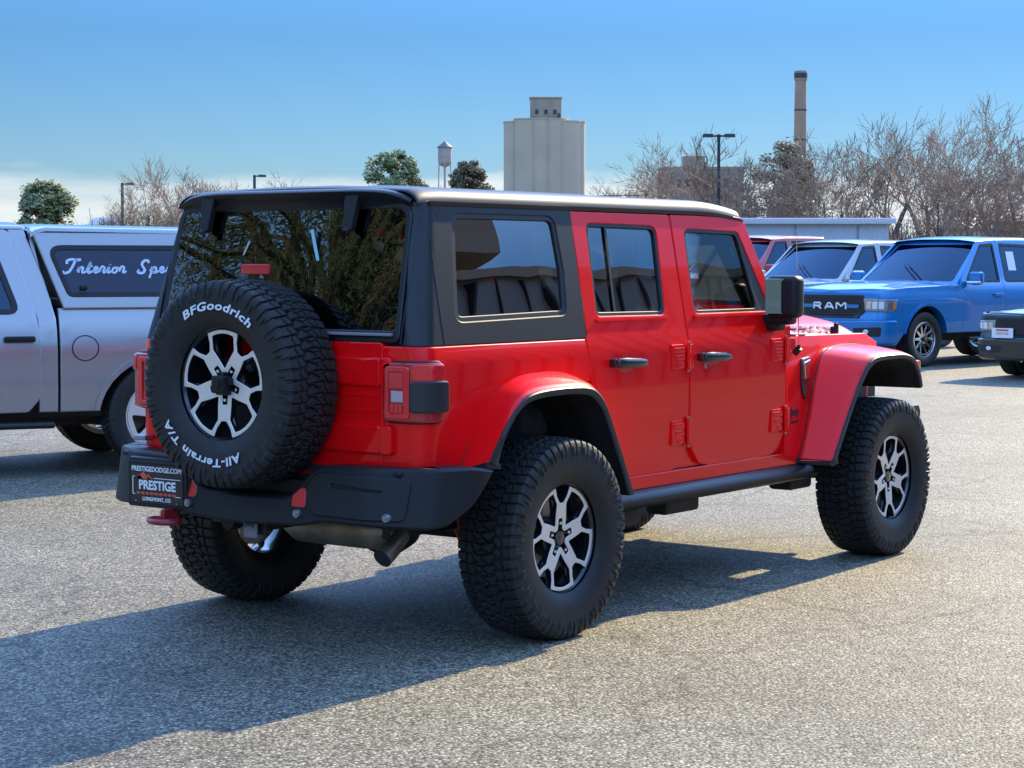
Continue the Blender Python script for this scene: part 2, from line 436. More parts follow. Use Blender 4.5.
# ------------------------------------------------------------------ tyre and wheel
def tri(x): x = x % 1.0; return 4*np.abs(x-.5)-1
def tyre_mesh(ro=.415, w=.142, rb=.224, NT=1000, white=None, lug=1.0, N=58):
    th = np.linspace(0, 2*PI, NT, endpoint=False)
    prof = []
    # outer side bead -> tread -> inner side bead (y from -w to w)
    side = [(rb, .112), (rb+.010, .120), (rb+.030, .133), (rb+.055, .141), (rb+.085, .146), (rb+.112, .146), (rb+.128, .1455), (rb+.142, .144), (rb+.155, .141), (rb+.166, .1375), (rb+.175, .133), (rb+.182, .127)]
    side = [(r if i == 0 else rb+(r-rb)*(ro-rb)/(.415-.224), y*w/.146) for i, (r, y) in enumerate(side)]
    nt_ = 60; tw = .120*w/.146
    yt = np.linspace(-tw, tw, nt_); rt = ro-.007*(np.abs(yt)/tw)**2.5
    prof = [(r, -y) for r, y in side]+list(zip(rt, yt))+[(r, y) for r, y in side[::-1]]
    pr = np.array(prof); r0 = pr[:, 0][None]; y0 = pr[:, 1][None]
    T = th[:, None]; p = T*N/(2*PI); v = y0/tw
    isT = np.abs(y0) <= tw+1e-6
    isT = isT & (r0 > ro-.012)
    def groove(d, wd): return np.clip((wd-np.abs(d))/(wd*.22), 0, 1)
    dep = np.zeros((NT, pr.shape[0]))
    for c_, a_, ph, wd in ((-.44, .085, 0, .042), (.44, .085, .5, .042), (0, .12, .25, .036), (-.74, .05, .2, .026), (.74, .05, .7, .026)):
        dep = np.maximum(dep, groove(v-c_-a_*tri(p+ph), wd)*np.ones_like(dep))
    # lateral grooves
    def lat(q, wd): q = (q+.5) % 1-.5; return groove(q, wd)
    cen = np.abs(v) < .48
    s = np.sign(v)
    dep = np.maximum(dep, np.where(cen, lat(p+.5*(s > 0)+.45*np.abs(v)*s+.12*tri(v*2.2), .085), 0))
    dep = np.maximum(dep, np.where(cen, .55*lat(p+.5+.5*(s > 0)-.5*np.abs(v)*s, .040), 0))
    sh = np.abs(v) >= .42
    dep = np.maximum(dep, np.where(sh, lat(p+.25+.30*(np.abs(v)-.5)+.35*(s > 0), .115), 0))
    rr = r0-dep*.0125*isT
    # shoulder lugs running down the side, every other one longer
    av = np.abs(y0); onside = (~isT)&(r0 > rb+.112*(ro-rb)/.191)
    q = (p+.25+.15+.35*(y0 > 0))
    lg = 1-lat(q, .16); longer = (np.floor(q+.5) % 2 == 0)
    lim = np.where(longer, rb+.122*(ro-rb)/.191, rb+.150*(ro-rb)/.191)
    yy = y0+np.sign(y0)*np.where(onside & (r0 > lim), lg*.0065*lug, 0)-0
    rr = rr-np.where(onside & (r0 > rb+.15), (1-lg)*.006*lug, 0)*(r0 > ro-.03)
    # raised ring low on the side
    X = rr*np.cos(T); Z = rr*np.sin(T); Y = yy*np.ones_like(X)
    co = np.stack([X, Y, Z], -1).reshape(-1, 3)
    K = pr.shape[0]
    i = np.arange(NT)[:, None]; k = np.arange(K-1)[None]; i2 = (i+1) % NT
    fa = np.stack([i*K+k, i*K+k+1, i2*K+k+1, i2*K+k], -1).reshape(-1, 4)
    me = bpy.data.meshes.new('tyre'); me.vertices.add(len(co)); me.vertices.foreach_set('co', co.ravel())
    me.loops.add(fa.size); me.loops.foreach_set('vertex_index', fa.ravel()); me.polygons.add(len(fa))
    me.polygons.foreach_set('loop_start', np.arange(0, fa.size, 4)); me.polygons.foreach_set('loop_total', np.full(len(fa), 4))
    me.update(); me.validate(); me.polygons.foreach_set('use_smooth', [True]*len(fa)); me.set_sharp_from_angle(angle=R(24))
    return me
tyre_me = tyre_mesh(); tyre_me.materials.append(rubber)
street_me = tyre_mesh(.405, .135, .262, 300, N=60, lug=.3); street_me.materials.append(rubber)

def arcp(r, a0, a1, n): return [(r*math.cos(a0+(a1-a0)*i/n), r*math.sin(a0+(a1-a0)*i/n)) for i in range(n+1)]
def rubicon_face(mb):
    """five forked spokes; local outer face towards -y; first fork points to -z"""
    Ro = .2135; out = []; wins = []
    for k in range(5):
        a = -PI/2+k*2*PI/5; h = PI/5
        # rim arc from previous fork to this one, then the fork notch
        nt_ = [(.2135, -.245), (.178, -.215), (.150, -.120), (.145, -.085), (.145, .085), (.150, .120), (.178, .215), (.2135, .245)]
        out += arcp(Ro, a-2*h+.245, a-.245, 8)
        for r, da in nt_[1:-1]: out.append((r*math.cos(a+da), r*math.sin(a+da)))
        b = a+h
        wp = [(.200, -.305, .010), (.202, -.16), (.203, 0), (.202, .16), (.200, .305, .010), (.145, .415, .012), (.100, .285, .012), (.062, .05, .005), (.062, -.05, .005), (.100, -.285, .012), (.145, -.415, .012)]
        wins.append(rpoly([(r*math.cos(b+da), r*math.sin(b+da), *(q or ())) for r, da, *q in wp], 4))
    hub = []
    for k in range(5):
        a = -PI/2+k*2*PI/5; ux, uy = math.cos(a), math.sin(a)
        hub += [(r*ux-t*uy, r*uy+t*ux) for r, t in ((.040, -.017), (.080, -.0155), (.0835, -.011), (.0835, .011), (.080, .0155), (.040, .017))]
        b = a+PI/5; hub.append((.040*math.cos(b), .040*math.sin(b)))
    def mf(u, v, d): 
        r = math.hypot(u, v)
        return (u, -.0965+.016*(1-min(1, r/.21))+d, v)
    # big windows come together at the hub; keep the V tips outside the hub hole
    panel(mb, out, wins+[hub], mf, .03, .028, .0022, mi=0, mi_edge=1)
def make_wheel(name, parent, disc=True):
    mb = MB()
    rubicon_face(mb)
    # barrel and flange (black)
    mb.lathe([(.232, -.085), (.2335, -.094), (.229, -.099), (.222, -.097), (.2165, -.089), (.2135, -.086), (.211, -.060), (.196, -.02), (.190, .03), (.20, .09), (.2285, .098), (.232, .09)], n=72, mi=1)
    # spoke backing ribs and hub
    mb.lathe([(0, -.066), (.05, -.066), (.086, -.058), (.088, .01), (.0, .012)], n=36, mi=1)
    for k in range(5):
        a = -PI/2+k*2*PI/5
        for s in (-1, 1):
            pts = [(r*math.cos(a+s*d), y, r*math.sin(a+s*d)) for r, d, y in ((.07, .05, -.052), (.115, .12, -.058), (.16, .24, -.066), (.207, .27, -.070))]
            mb.tube(pts, [.020, .014, .011, .010], 8, mi=1)
    w = mb.build(name, [polish, wblack], parent, angle=30)
    t = bpy.data.objects.new('tyre', tyre_me); COL.objects.link(t); t.parent = w
    c = MB(); c.lathe([(0, -.086), (.028, -.084), (.0325, -.077), (.034, -.05)], n=32); c.build('centre_cap', wblack, w)
    for k in range(5):
        a = -PI/2+k*2*PI/5; x, z = .0625*math.cos(a), .0625*math.sin(a)
        n = MB(); n.lathe([(0, -.088), (.007, -.087), (.0095, -.082), (.0105, -.06)], (x, 0, z), n=6)
        n.build('lug_nut', chrome, w)
    if not disc: return w
    d = MB(); d.lathe([(.03, -.012), (.165, -.012), (.165, .012), (.03, .012)], n=48); d.build('brake_disc', discm, w)
    return w

# ------------------------------------------------------------------ the red off-roader
jeep = empty('off_road_suv')
tag(jeep, 'glossy red four door off-road SUV with black hardtop and rear-mounted spare wheel', 'car')
J = jeep
def Yp(z):
    if z <= 1.12: return .783-.018*((z-.9)/.4)**2*(z < .9)
    if z <= 1.215: return .783-.016*((z-1.12)/.095)**2
    return .767-(z-1.215)*.1875
def Xr(z): return -.74 if z <= 1.215 else -.74+(z-1.215)*.224
RC = .075
def wrap(s):
    """(u, z) on the side of the body; u = x ahead of the rear corner, below that it turns onto the rear face"""
    def f(u, z, d=0.):
        Y = Yp(z); X = Xr(z)
        if u >= X+RC: return (u, -s*(Y-d), z)
        q = X+RC-u; arc = RC*PI/2
        if q <= arc:
            a = q/RC; return (X+RC-(RC-d)*math.sin(a), -s*(Y-RC+(RC-d)*math.cos(a)), z)
        return (X+d, -s*(Y-RC-(q-arc)), z)
    return f
def urear(y, z): return Xr(z)+RC-(RC*PI/2+(Yp(z)-RC-y))   # u of the point y on the rear face
# flares: matching contours (x, z)
RI = [(-.53, .70), (-.47, .80), (-.385, .93), (-.30, 1.01), (-.20, 1.06), (-.10, 1.082), (.06, 1.088), (.20, 1.075), (.29, 1.03), (.36, .95), (.43, .83), (.50, .70), (.575, .545)]
RA = [(-.545, .770), (-.47, .855), (-.375, .955), (-.30, 1.012), (-.24, 1.036), (-.13, 1.048), (.03, 1.051), (.16, 1.045), (.235, 1.018), (.30, .955), (.375, .83), (.44, .71), (.520, .552)]
RO = [(-.475, .748), (-.43, .845), (-.36, .930), (-.30, .970), (-.235, .990), (-.13, 1.000), (.03, 1.002), (.145, .992), (.205, .965), (.262, .910), (.33, .79), (.395, .67), (.455, .548)]
FI = [(2.245, .548), (2.34, .74), (2.44, .93), (2.53, 1.045), (2.62, 1.088), (2.74, 1.104), (2.95, 1.108), (3.12, 1.102), (3.27, 1.078), (3.37, 1.01), (3.41, .92)]
FA = [(2.295, .548), (2.40, .70), (2.53, .875), (2.63, .995), (2.705, 1.050), (2.80, 1.072), (2.98, 1.076), (3.13, 1.070), (3.24, 1.045), (3.315, .975), (3.35, .885)]
FO = [(2.345, .548), (2.45, .70), (2.58, .875), (2.675, .970), (2.735, 1.010), (2.81, 1.030), (2.98, 1.034), (3.12, 1.030), (3.205, 1.006), (3.268, .940), (3.305, .865)]
def flare(s, I, A, O, yi, name):
    A = [(a[0]*.72+o[0]*.28, a[1]*.72+o[1]*.28) for a, o in zip(A, O)]
    mb = MB(); rings = []
    def yv(v, i): return v[i] if isinstance(v, list) else v
    def sm(L, k=3):
        # Catmull-Rom subdivision
        out = []
        for i in range(len(L)-1):
            p0 = Vector(L[max(i-1, 0)]); p1 = Vector(L[i]); p2 = Vector(L[i+1]); p3 = Vector(L[min(i+2, len(L)-1)])
            for q in range(k):
                t = q/k; out.append(.5*((2*p1)+(p2-p0)*t+(2*p0-5*p1+4*p2-p3)*t*t+(3*p1-p0-3*p2+p3)*t**3))
        out.append(Vector(L[-1])); return out
    I, A, O = sm(I), sm(A), sm(O); n = len(I)
    redr = []; blk = []
    for i in range(n):
        f = i/(n-1); y0 = yi if not callable(yi) else yi(I[i].x)
        a, b, c = I[i], A[i], O[i]
        def P3(p, y): return (p.x, -s*y, p.y)
        m1 = a.lerp(b, .50)+(a-b).orthogonal()*0
        up_ = (a-c); up_ = up_.normalized() if up_.length > 1e-6 else Vector((0, 1))
        redr.append([P3(a, y0-.02), P3(a, y0+.014), P3(a+(b-a)*.04-up_*.0, y0+.024), P3(a.lerp(b, .35)+up_*.006, y0+.42*(.928-y0)), P3(a.lerp(b, .78)+up_*.006, y0+.84*(.928-y0)), P3(b+up_*.003, .920), P3(b-up_*.004, .930), P3(b-up_*.008, .930)])
        blk.append([P3(b-up_*.003, .926), P3(b-up_*.006, .938), P3(b.lerp(c, .30), .943), P3(b.lerp(c, .8), .943), P3(c, .938), P3(c+up_*.004, .925), P3(c+up_*.006, y0-.05)])
    if s < 0: redr = [r[::-1] for r in redr]; blk = [r[::-1] for r in blk]
    mb.loft(redr, mi=0); mb.loft(blk, mi=1)
    # closing strips at the two ends
    def end(i, drop):
        a, b, c = I[i], A[i], O[i]
        y0 = yi if not callable(yi) else yi(a.x)
        mb.add([(a.x, -s*(y0-.01), a.y), (b.x, -s*.935, b.y), (c.x, -s*.938, c.y), (c.x, -s*(y0-.05), c.y)], [(0, 1, 2, 3)], 1)
    end(0, 1); end(-1, 1)
    o = mb.build(name, [red, flarep], J, angle=30)
    mb = MB(); mb.tube([(p.x, -s*((yi if not callable(yi) else yi(p.x))+.004), p.y) for p in I], .0045, 6); mb.build('flare_seal', seal, o)
    mb = MB(); a, c = I[0], O[0]; y0 = yi if not callable(yi) else yi(a.x)
    mb.loft([[(q[0]-.012, -s*(yy+.004), q[1]+.016), (q[0]+.014, -s*(yy+.004), q[1]+.010), (q[0]+.018, -s*(yy+.004), q[1]-.014), (q[0]-.006, -s*(yy+.004), q[1]-.010)] for q, yy in (((a.x, a.y), y0-.02), ((A[0].x, A[0].y-.012), .925), ((c.x, c.y), .936))], closed=True, cap=True)
    mb.build('flare_end_trim', flarep, o)
    return o
revm = P('reversing_lens', (.45, .36, .38), .12, 0, 1.)
def side_parts(s):
    W = wrap(s); fl = s < 0
    ex = lambda L: [(x, z) for x, z in L]
    # rear quarter of the tub wrapping onto the rear face as far as the tailgate seam
    outl = [(.365, 1.208), (.38, 1.10), (.385, 1.04)]+[(.30, 1.035), (.20, 1.06), (.06, 1.07), (-.10, 1.066), (-.20, 1.045), (-.30, .99), (-.385, .91), (-.46, .79), (-.51, .70)]
    zb = .700
    outl += [(urear(.583, zb), zb), (urear(.583, 1.0), 1.0), (urear(.583, 1.208), 1.208)]
    tl = [(urear(.600, 1.0), .925), (urear(.600, 1.0), 1.152), (-.635, 1.152), (-.635, .925)]
    mb = MB(); panel(mb, outl[::-1], [rpoly([(a, b, .015) for a, b in tl])], W, .025, .03, .006, flip=fl, hole_thick=.06)
    mb.build('rear_quarter', red, J)
    # sill and front fender side
    mb = MB()
    panel(mb, rpoly([(.545, .535), (2.24, .535), (2.24, .592), (2.02, .590), (.61, .590), (.55, .590)]), [], W, .06, .03, .004, flip=fl)
    mb.build('sill_panel', red, J)
    # b-pillar body strip between the doors is just the seam; dark backing
    mb = MB()
    def inner(u, z, d): p = W(u, z, .022+d); return p
    panel(mb, [(.44, .60), (2.24, .60), (2.24, 1.16), (.44, 1.21)], [rect(.62, .66, 1.10, 1.15), rect(1.26, .66, 2.02, 1.12)], inner, .1, .01, .002, flip=fl)
    mb.build('door_jamb', red, J)
    # rear door
    rd = [(.402, 1.752, .012), (.402, 1.50), (.380, 1.218), (.385, 1.10), (.43, .97), (.50, .83), (.565, .70), (.60, .625, .02), (.66, .597, .02), (1.06, .597), (1.135, .620, .03), (1.172, .68, .05), (1.186, .80), (1.190, 1.30), (1.190, 1.752, .012)]
    rw = [(.480, 1.302, .035), (1.040, 1.298, .045), (1.075, 1.706, .055), (.503, 1.712, .045)]
    mb = MB(); panel(mb, rpoly(rd), [rpoly(rw)], W, .05, .05, .005, back=True, mi_back=1, flip=fl)
    d = mb.build('rear_door', [red, intr], J)
    mb = MB(); panel(mb, offs(resample(rpoly(rw), .04), .012), [offs(resample(rpoly(rw), .04), -.018)], lambda u, v, q: W(u, v, q+.004), .04, .012, .003, flip=fl)
    ribbon(mb, [(.638, 1.300), (.662, 1.710)], lambda u, v, q: W(u, v, q+.010), .016, -.004)
    mb.build('window_seal', seal, d)
    mb = MB(); panel(mb, offs(resample(rpoly(rw), .08), -.012), [], lambda u, v, q: W(u, v, q+.015), .1, .004, .001, flip=fl)
    mb.build('window', gl_dark, d)
    # front door
    fd = [(1.207, 1.752, .012), (1.207, .76), (1.225, .69, .06), (1.300, .612, .06), (1.40, .597, .03), (1.96, .597, .05), (2.06, .63, .05), (2.090, .71, .06), (2.098, 1.0), (2.098, 1.245, .03), (2.045, 1.36), (1.880, 1.715, .03), (1.850, 1.752, .02)]
    fw = [(1.282, 1.298, .045), (1.995, 1.298, .03), (1.990, 1.325, .03), (1.800, 1.690, .05), (1.300, 1.698, .050)]
    mb = MB(); panel(mb, rpoly(fd), [rpoly(fw)], W, .05, .05, .005, back=True, mi_back=1, flip=fl)
    d2 = mb.build('front_door', [red, intr], J)
    mb = MB(); panel(mb, offs(resample(rpoly(fw), .04), .012), [rpoly([(1.300, 1.314, .035), (1.880, 1.314, .03), (1.785, 1.672, .04), (1.318, 1.680, .035)])], lambda u, v, q: W(u, v, q+.004), .04, .012, .003, flip=fl)
    mb.build('window_seal', seal, d2)
    mb = MB(); panel(mb, rpoly([(1.290, 1.304, .035), (1.91, 1.304, .03), (1.795, 1.682, .04), (1.308, 1.690, .035)]), [], lambda u, v, q: W(u, v, q+.015), .1, .004, .001, flip=fl)
    mb.build('window', gl_door, d2)
    # bright beltline catches under the windows
    for dd, x0, x1 in ((d, .475, 1.045), (d2, 1.275, 1.985)):
        mb = MB(); ribbon(mb, [(x0, 1.289), (x1, 1.289)], W, .010, -.006); mb.build('belt_moulding', chrome if False else red, dd)
    # handles, locks
    for dd, x0 in ((d, .535), (d2, 1.262)):
        mb = MB(); y = .783; z = 1.103
        pts = [(x0, y+.004, z), (x0+.018, y+.036, z), (x0+.07, y+.045, z-.001), (x0+.18, y+.045, z-.004), (x0+.235, y+.036, z-.006), (x0+.252, y+.004, z-.007)]
        rings = []
        for (x, yy, zz), hh in zip(pts, (.016, .021, .022, .020, .016, .012)):
            rings.append([(x, -s*(yy+.012*math.cos(a)), zz+hh*math.sin(a)) for a in [2*PI*k/12 for k in range(12)]])
        if s < 0: rings = [r[::-1] for r in rings]
        mb.loft(rings, closed=True, cap=True); mb.box((x0+.02, -s*(y+.018), z), (.045, .036, .040), .008)
        mb.build('door_handle', blackp if False else P_handle, dd)
        mb = MB(); panel(mb, circ(x0+.13, z-.012, .075, 28, .030), [], lambda u, v, q: W(u, v, q-.0015), .03, .003, .001, flip=fl); mb.build('handle_recess', P_redd, dd)  # flat disc behind the handle; the hollow's shade is painted in darker red
    mb = MB(); mb.lathe([(0, -.788*1), (.012, -.788), (.014, -.780)], (1.33, 0 if s > 0 else 0, 1.058), n=20)
    if s < 0: mb.v = [(x, -y, z) for x, y, z in mb.v]
    mb.build('door_lock', bolt, d2)
    # hinges: red castings with bolts
    for dd, xs in ((d, 1.115), (d2, 2.030)):
        for z in (1.110, .765):
            mb = MB()
            for k, zz in enumerate((.030, -.004, -.038)):
                mb.box((xs-.02+.008*k, -s*.787, z+zz), (.096-.02*k, .014, .026), .006)
            mb.box((xs-.03, -s*.784, z), (.100, .012, .112), .005)
            mb.tube([(xs+.055, -s*.793, z-.062), (xs+.055, -s*.793, z+.062)], .0095, 10)
            mb.box((xs+.080, -s*.786, z), (.040, .014, .110), .005)
            h = mb.build('door_hinge', red, dd)
            for zz in (-.066, .066):
                mb = MB(); mb.tube([(xs+.055, -s*.793, z+zz-.004), (xs+.055, -s*.793, z+zz+.004)], .008, 8); mb.build('hinge_bolt', bolt, h)
    # tail light
    mb = MB(); ex_ = .0 if s > 0 else .020; TL = lambda u, v, q: W(u, v, q-.024-ex_)
    a, b = urear(.605, 1.), -.640
    panel(mb, rpoly([(a, .930, .018), (b, .930, .022), (b, 1.147, .022), (a, 1.147, .018)]), [], TL, .02, .06, .006, flip=fl)
    t = mb.build('tail_light', lensd, J)
    mb = MB(); TL2 = lambda u, v, q: W(u, v, q-.030-ex_); c0 = urear(.615, 1.)
    panel(mb, rpoly([(c0, .94, .012), (c0+.108, .94, .012), (c0+.108, 1.135, .012), (c0, 1.135, .012)]), [rpoly([(c0+.014, .952, .01), (c0+.092, .952, .01), (c0+.092, 1.12, .01), (c0+.014, 1.12, .01)])], TL2, .02, .012, .003, flip=fl)
    panel(mb, rpoly([(c0+.120, 1.085, .012), (b-.006, 1.085, .012), (b-.006, 1.143, .012), (c0+.120, 1.143, .012)]), [], TL2, .02, .012, .003, flip=fl)
    mb.build('lens_ring', lens, t)
    mb = MB(); panel(mb, rpoly([(c0+.020, 1.055), (c0+.085, 1.055), (c0+.085, 1.112), (c0+.020, 1.112)]), [], lambda u, v, q: W(u, v, q-.028), .02, .01, .002, flip=fl)
    mb.build('reflector', refl, t)
    mb = MB(); panel(mb, rpoly([(c0+.030, 1.003), (c0+.085, 1.003), (c0+.085, 1.042), (c0+.030, 1.042)]), [], lambda u, v, q: W(u, v, q-.028), .02, .01, .002, flip=fl)
    mb.build('reversing_lamp', revm, t)
    mb = MB(); ro_ = resample(rpoly([(a, .930, .018), (b, .930, .022), (b, 1.147, .022), (a, 1.147, .018)]), .02); panel(mb, offs(ro_, .010), [offs(ro_, .0)], lambda u, v, q: W(u, v, q-.008-ex_*.5), .03, .02, .003, flip=fl); mb.build('lamp_gasket', seal, t)
    mb = MB()
    for kk in range(3): panel(mb, rect(c0+.022+.022*kk, .960, c0+.038+.022*kk, .990, .004), [], lambda u, v, d: W(u, v, d-.028-ex_), .02, .006, .002, flip=fl)
    mb.build('lamp_emitters', lens, t)
    # black radar / side guard over the outer half of the light
    mb = MB(); panel(mb, rpoly([(c0+.118, .968, .014), (b+.006, .968, .014), (b+.006, 1.078, .014), (c0+.118, 1.078, .014)]), [], lambda u, v, q: W(u, v, q-.040), .02, .03, .006, flip=fl)
    if s > 0: mb.build('lamp_guard', guardm, t)
    # hardtop side
    H = W; u0 = lambda y, z: urear(y, z)
    ho = [(.392, 1.218), (.392, 1.50), (.402, 1.772)]+[(x, 1.772) for x in (.2, 0, -.2, -.4)]+[(u0(.600, 1.772), 1.772), (u0(.640, 1.60), 1.60), (u0(.668, 1.40), 1.40), (u0(.683, 1.25), 1.25), (u0(.683, 1.218), 1.218)]
    qw = [(-.505, 1.298, .05), (.268, 1.312, .05), (.292, 1.500), (.280, 1.735, .06), (-.425, 1.735, .06)]
    mb = MB(); panel(mb, ho[::-1], [rpoly(qw)], H, .022, .03, .005, back=True, mi_back=1, flip=fl)
    hs = mb.build('hardtop_side', [hardtop, intr], J)
    mb = MB(); panel(mb, offs(resample(rpoly(qw), .04), .004), [offs(resample(rpoly(qw), .04), -.022)], lambda u, v, q: H(u, v, q+.004), .04, .012, .003, flip=fl)
    mb.build('window_seal', seal, hs)
    mb = MB(); panel(mb, offs(resample(rpoly(qw), .08), -.015), [], lambda u, v, q: H(u, v, q+.013), .1, .004, .001, flip=fl)
    mb.build('side_window', gl_dark, hs)
    mb = MB(); ribbon(mb, [(u0(.668, z), z) for z in np.linspace(1.22, 1.76, 10)], H, .005, -.0012); mb.build('pillar_seam', seal, hs)
    mb = MB(); ribbon(mb, [(-.585, z) for z in np.linspace(1.22, 1.66, 10)]+[(-.53, 1.70), (-.48, 1.765)], H, .004, -.0010); mb.build('corner_seam', seal, hs)
    flare(s, RI, RA, RO, .775, 'rear_fender_flare')
    flare(s, FI, FA, FO, lambda x: .775-.17*max(0, (x-2.3)/1.1), 'front_fender_flare')
P_handle = P('handle_gloss_black', (.018, .017, .017), .22, .1, .35)
P_redd = P('red_paint_recess_shade', (.60, .004, .008), .3, 0, 1.)  # darker copy of the body red, with recess shade put into the colour
guardm = P('lamp_guard_black', (.018, .018, .020), .38)
for s in (1, -1): side_parts(s)

# front fender side + cowl + hood
for s in (1, -1):
    def FS(u, z, d, s=s):
        y = .783-.175*max(0, (u-2.1)/1.35)
        y -= .02*((z-1.0)/.15)**2*(z > 1.0)
        return (u, -s*(y-d), z)
    mb = MB()
    panel(mb, [(2.105, .597), (2.27, .545), (2.34, .70), (2.46, .92), (2.56, 1.05), (2.75, 1.11), (3.1, 1.115), (3.40, 1.06), (3.43, .95), (3.46, .95), (3.46, 1.10), (3.30, 1.150), (2.105, 1.172)], [], FS, .06, .03, .004, flip=s < 0)
    f = mb.build('front_fender', red, J)
    mb = MB(); panel(mb, rpoly([(2.30, 1.050, .02), (2.415, 1.060, .02), (2.425, 1.00), (2.39, .90, .01), (2.345, .84, .02), (2.30, .93)]), [], lambda u, v, q: FS(u, v, q-.012), .02, .03, .005, flip=s < 0)
    v = mb.build('fender_vent', wblack, f)
    mb = MB(); panel(mb, rpoly([(2.318, 1.035, .01), (2.40, 1.045, .01), (2.385, .965, .01), (2.335, .950, .01)]), [], lambda u, v_, q: FS(u, v_, q-.018), .02, .012, .003, flip=s < 0)
    mb.build('vent_trim', chrome, v)
    if s > 0:
        def bt(x, y, z): p = FS(2.222+x, .775+y, 0); return (p[0], p[1]-.002-z, p[2])
        mb = MB(); put_text(mb, 'Jeep', .062, bt, offset=.0015); mb.build('badge', badgem, f)
        mb = MB(); put_text(mb, 'WRANGLER', .018, lambda x, y, z: bt(x, y-.038, z)); mb.build('badge', badgem, f)
def hoodz(x, y):
    t = (x-2.14)/1.33; w_ = .70-.19*t
    zc = 1.282-.045*t-.085*max(0, t-.80)**2*12
    q = abs(y)/w_
    bulge = .022*max(0., 1-(abs(y)/.34)**4)*(1-t*.5)
    return zc-.078*min(q, 1.05)**5-.012*q*q+bulge
mb = MB()
wd = lambda t: .705-.185*t
outl = [(2.145+1.33*t, -wd(t)) for t in (0, .25, .5, .75, .93, 1)]+[(3.475, wd(1))]+[(2.145+1.33*t, wd(t)) for t in (1, .93, .75, .5, .25, 0)]
outl = [(a, b) for a, b in outl]
def HM(u, v, d): return (u, v, hoodz(u, v)-d)
panel(mb, [outl[i] for i in range(len(outl)) if i != 6], [], HM, .06, .030, .008)
hood = mb.build('bonnet', red, J)
# bonnet side skirts with lettering
for s in (1, -1):
    def HS(u, z, d, s=s):
        t = (u-2.14)/1.33
        return (u, -s*(wd(t)+.004+.012*(1.215-z)/.05-d), z)
    ze = lambda u: hoodz(u, wd((u-2.145)/1.33))
    us_ = np.linspace(2.15, 3.40, 12)
    mb = MB(); panel(mb, [(u, ze(u)-.034) for u in us_]+[(u, ze(u)-.004) for u in us_[::-1]], [], lambda u, z, d: (u, -s*(wd((u-2.145)/1.33)+.003+.010*(ze(u)-z)/.034-d), z), .05, .02, .005, flip=s < 0)
    mb.build('bonnet_side', red, hood)
    mb = MB()
    def rt(x, y, z, s=s):
        u = 2.72+(x if s > 0 else -x)
        yy = wd((u-2.145)/1.33)-.004-y*.95
        return (u, -s*(yy+.0015), hoodz(u, yy)+.0025+z)
    put_text(mb, 'RUBICON', .088, rt, sx=1.5, space=1.15, offset=.0005, extrude=.0004); mb.build('lettering', decal, hood)
    mb = MB(); mb.box((2.95, -s*(wd(.6)+.012), 1.165), (.055, .03, .07), .008); mb.box((2.95, -s*(wd(.6)+.022), 1.195), (.03, .02, .045), .006); mb.build('bonnet_catch', blackp, hood)
for y in (-.42, .42):
    mb = MB()
    for x in (2.2, 2.32): mb.tube([(x, y, hoodz(x, y)-.005), (x, y, hoodz(x, y)+.012)], .010, 8)
    mb.build('wash_nozzle', blackp, hood)
mb = MB()
for x, z in ((2.165, 1.192), (2.260, 1.190)):
    for dz in (.016, -.014):
        mb = MB(); mb.tube([(x, -.770, z+dz), (x, -.800, z+dz)], .0065, 8); mb.build('cowl_bolt', bolt, J)
# cowl and windscreen frame
mb = MB()
def cowl(u, v, d): return (u, v, 1.262-.02*(abs(v)/.75)**2-d)
panel(mb, [(2.0, -.745), (2.155, -.745), (2.155, .745), (2.0, .745)], [], cowl, .1, .085, .02)
mb.build('cowl', red, J)
def WS(u, v, d):
    # u across, v from 0 (cowl) to 1 (roof)
    t = v; x = 2.130-.255*t-.05*(u/.7)**2; z = 1.262+.515*t; return (x-d*.9, u*(1-.115*t), z-d*.45)
mb = MB(); 
op = [(-.745, 0), (.745, 0), (.740, .955), (-.740, .955)]; ho_ = rpoly([(-.672, .09, .05), (.672, .09, .05), (.672, .88, .05), (-.672, .88, .05)])
panel(mb, op, [ho_], WS, .09, .05, .008, back=True, mi_back=1)
wf = mb.build('windscreen_frame', [red, intr], J)
mb = MB(); panel(mb, ho_, [], lambda u, v, d: WS(u, v, d+.012), .2, .004, .001); mb.build('windscreen', gl_wind, wf)
# roof
def RZ(x, y):
    hw = .655; q = min(1, abs(y)/hw)
    z = 1.846-.020*q*q
    e = hw-abs(y); k_ = .06+.03*max(0, 1-(x+.618)/.15)
    if e < k_: z -= .055*(1-math.sqrt(max(0, 1-((k_-e)/k_)**2)))
    e = x+.618
    if e < .07: z -= .016*(1-math.sqrt(max(0, 1-((.07-e)/.07)**2)))
    if x > 1.45: z -= .035*((x-1.45)/.42)**2
    return z
mb = MB(); nx, ny = 90, 60; rings = []
ys = [-.655+.012*k*k/5 for k in range(0, 6)]+list(np.linspace(-.58, .58, 30))+[.655-.012*k*k/5 for k in range(5, -1, -1)]
xs = [-.618+.014*k*k/6 for k in range(0, 6)]+list(np.linspace(-.54, 1.80, 50))+[1.84, 1.865]
def ridge(x, y):
    r = 0
    for yc in (-.30, .30, 0): 
        d_ = abs(y-yc)
        if d_ < .09 and -.45 < x < 1.0: r += .008*min(1, (.09-d_)/.02)*min(1, (x+.45)/.04, (1.0-x)/.04)
    return r
rings = [[(x, y, RZ(x, y)+ridge(x, y)) for y in ys] for x in xs]
mb.loft([r[::-1] for r in rings])
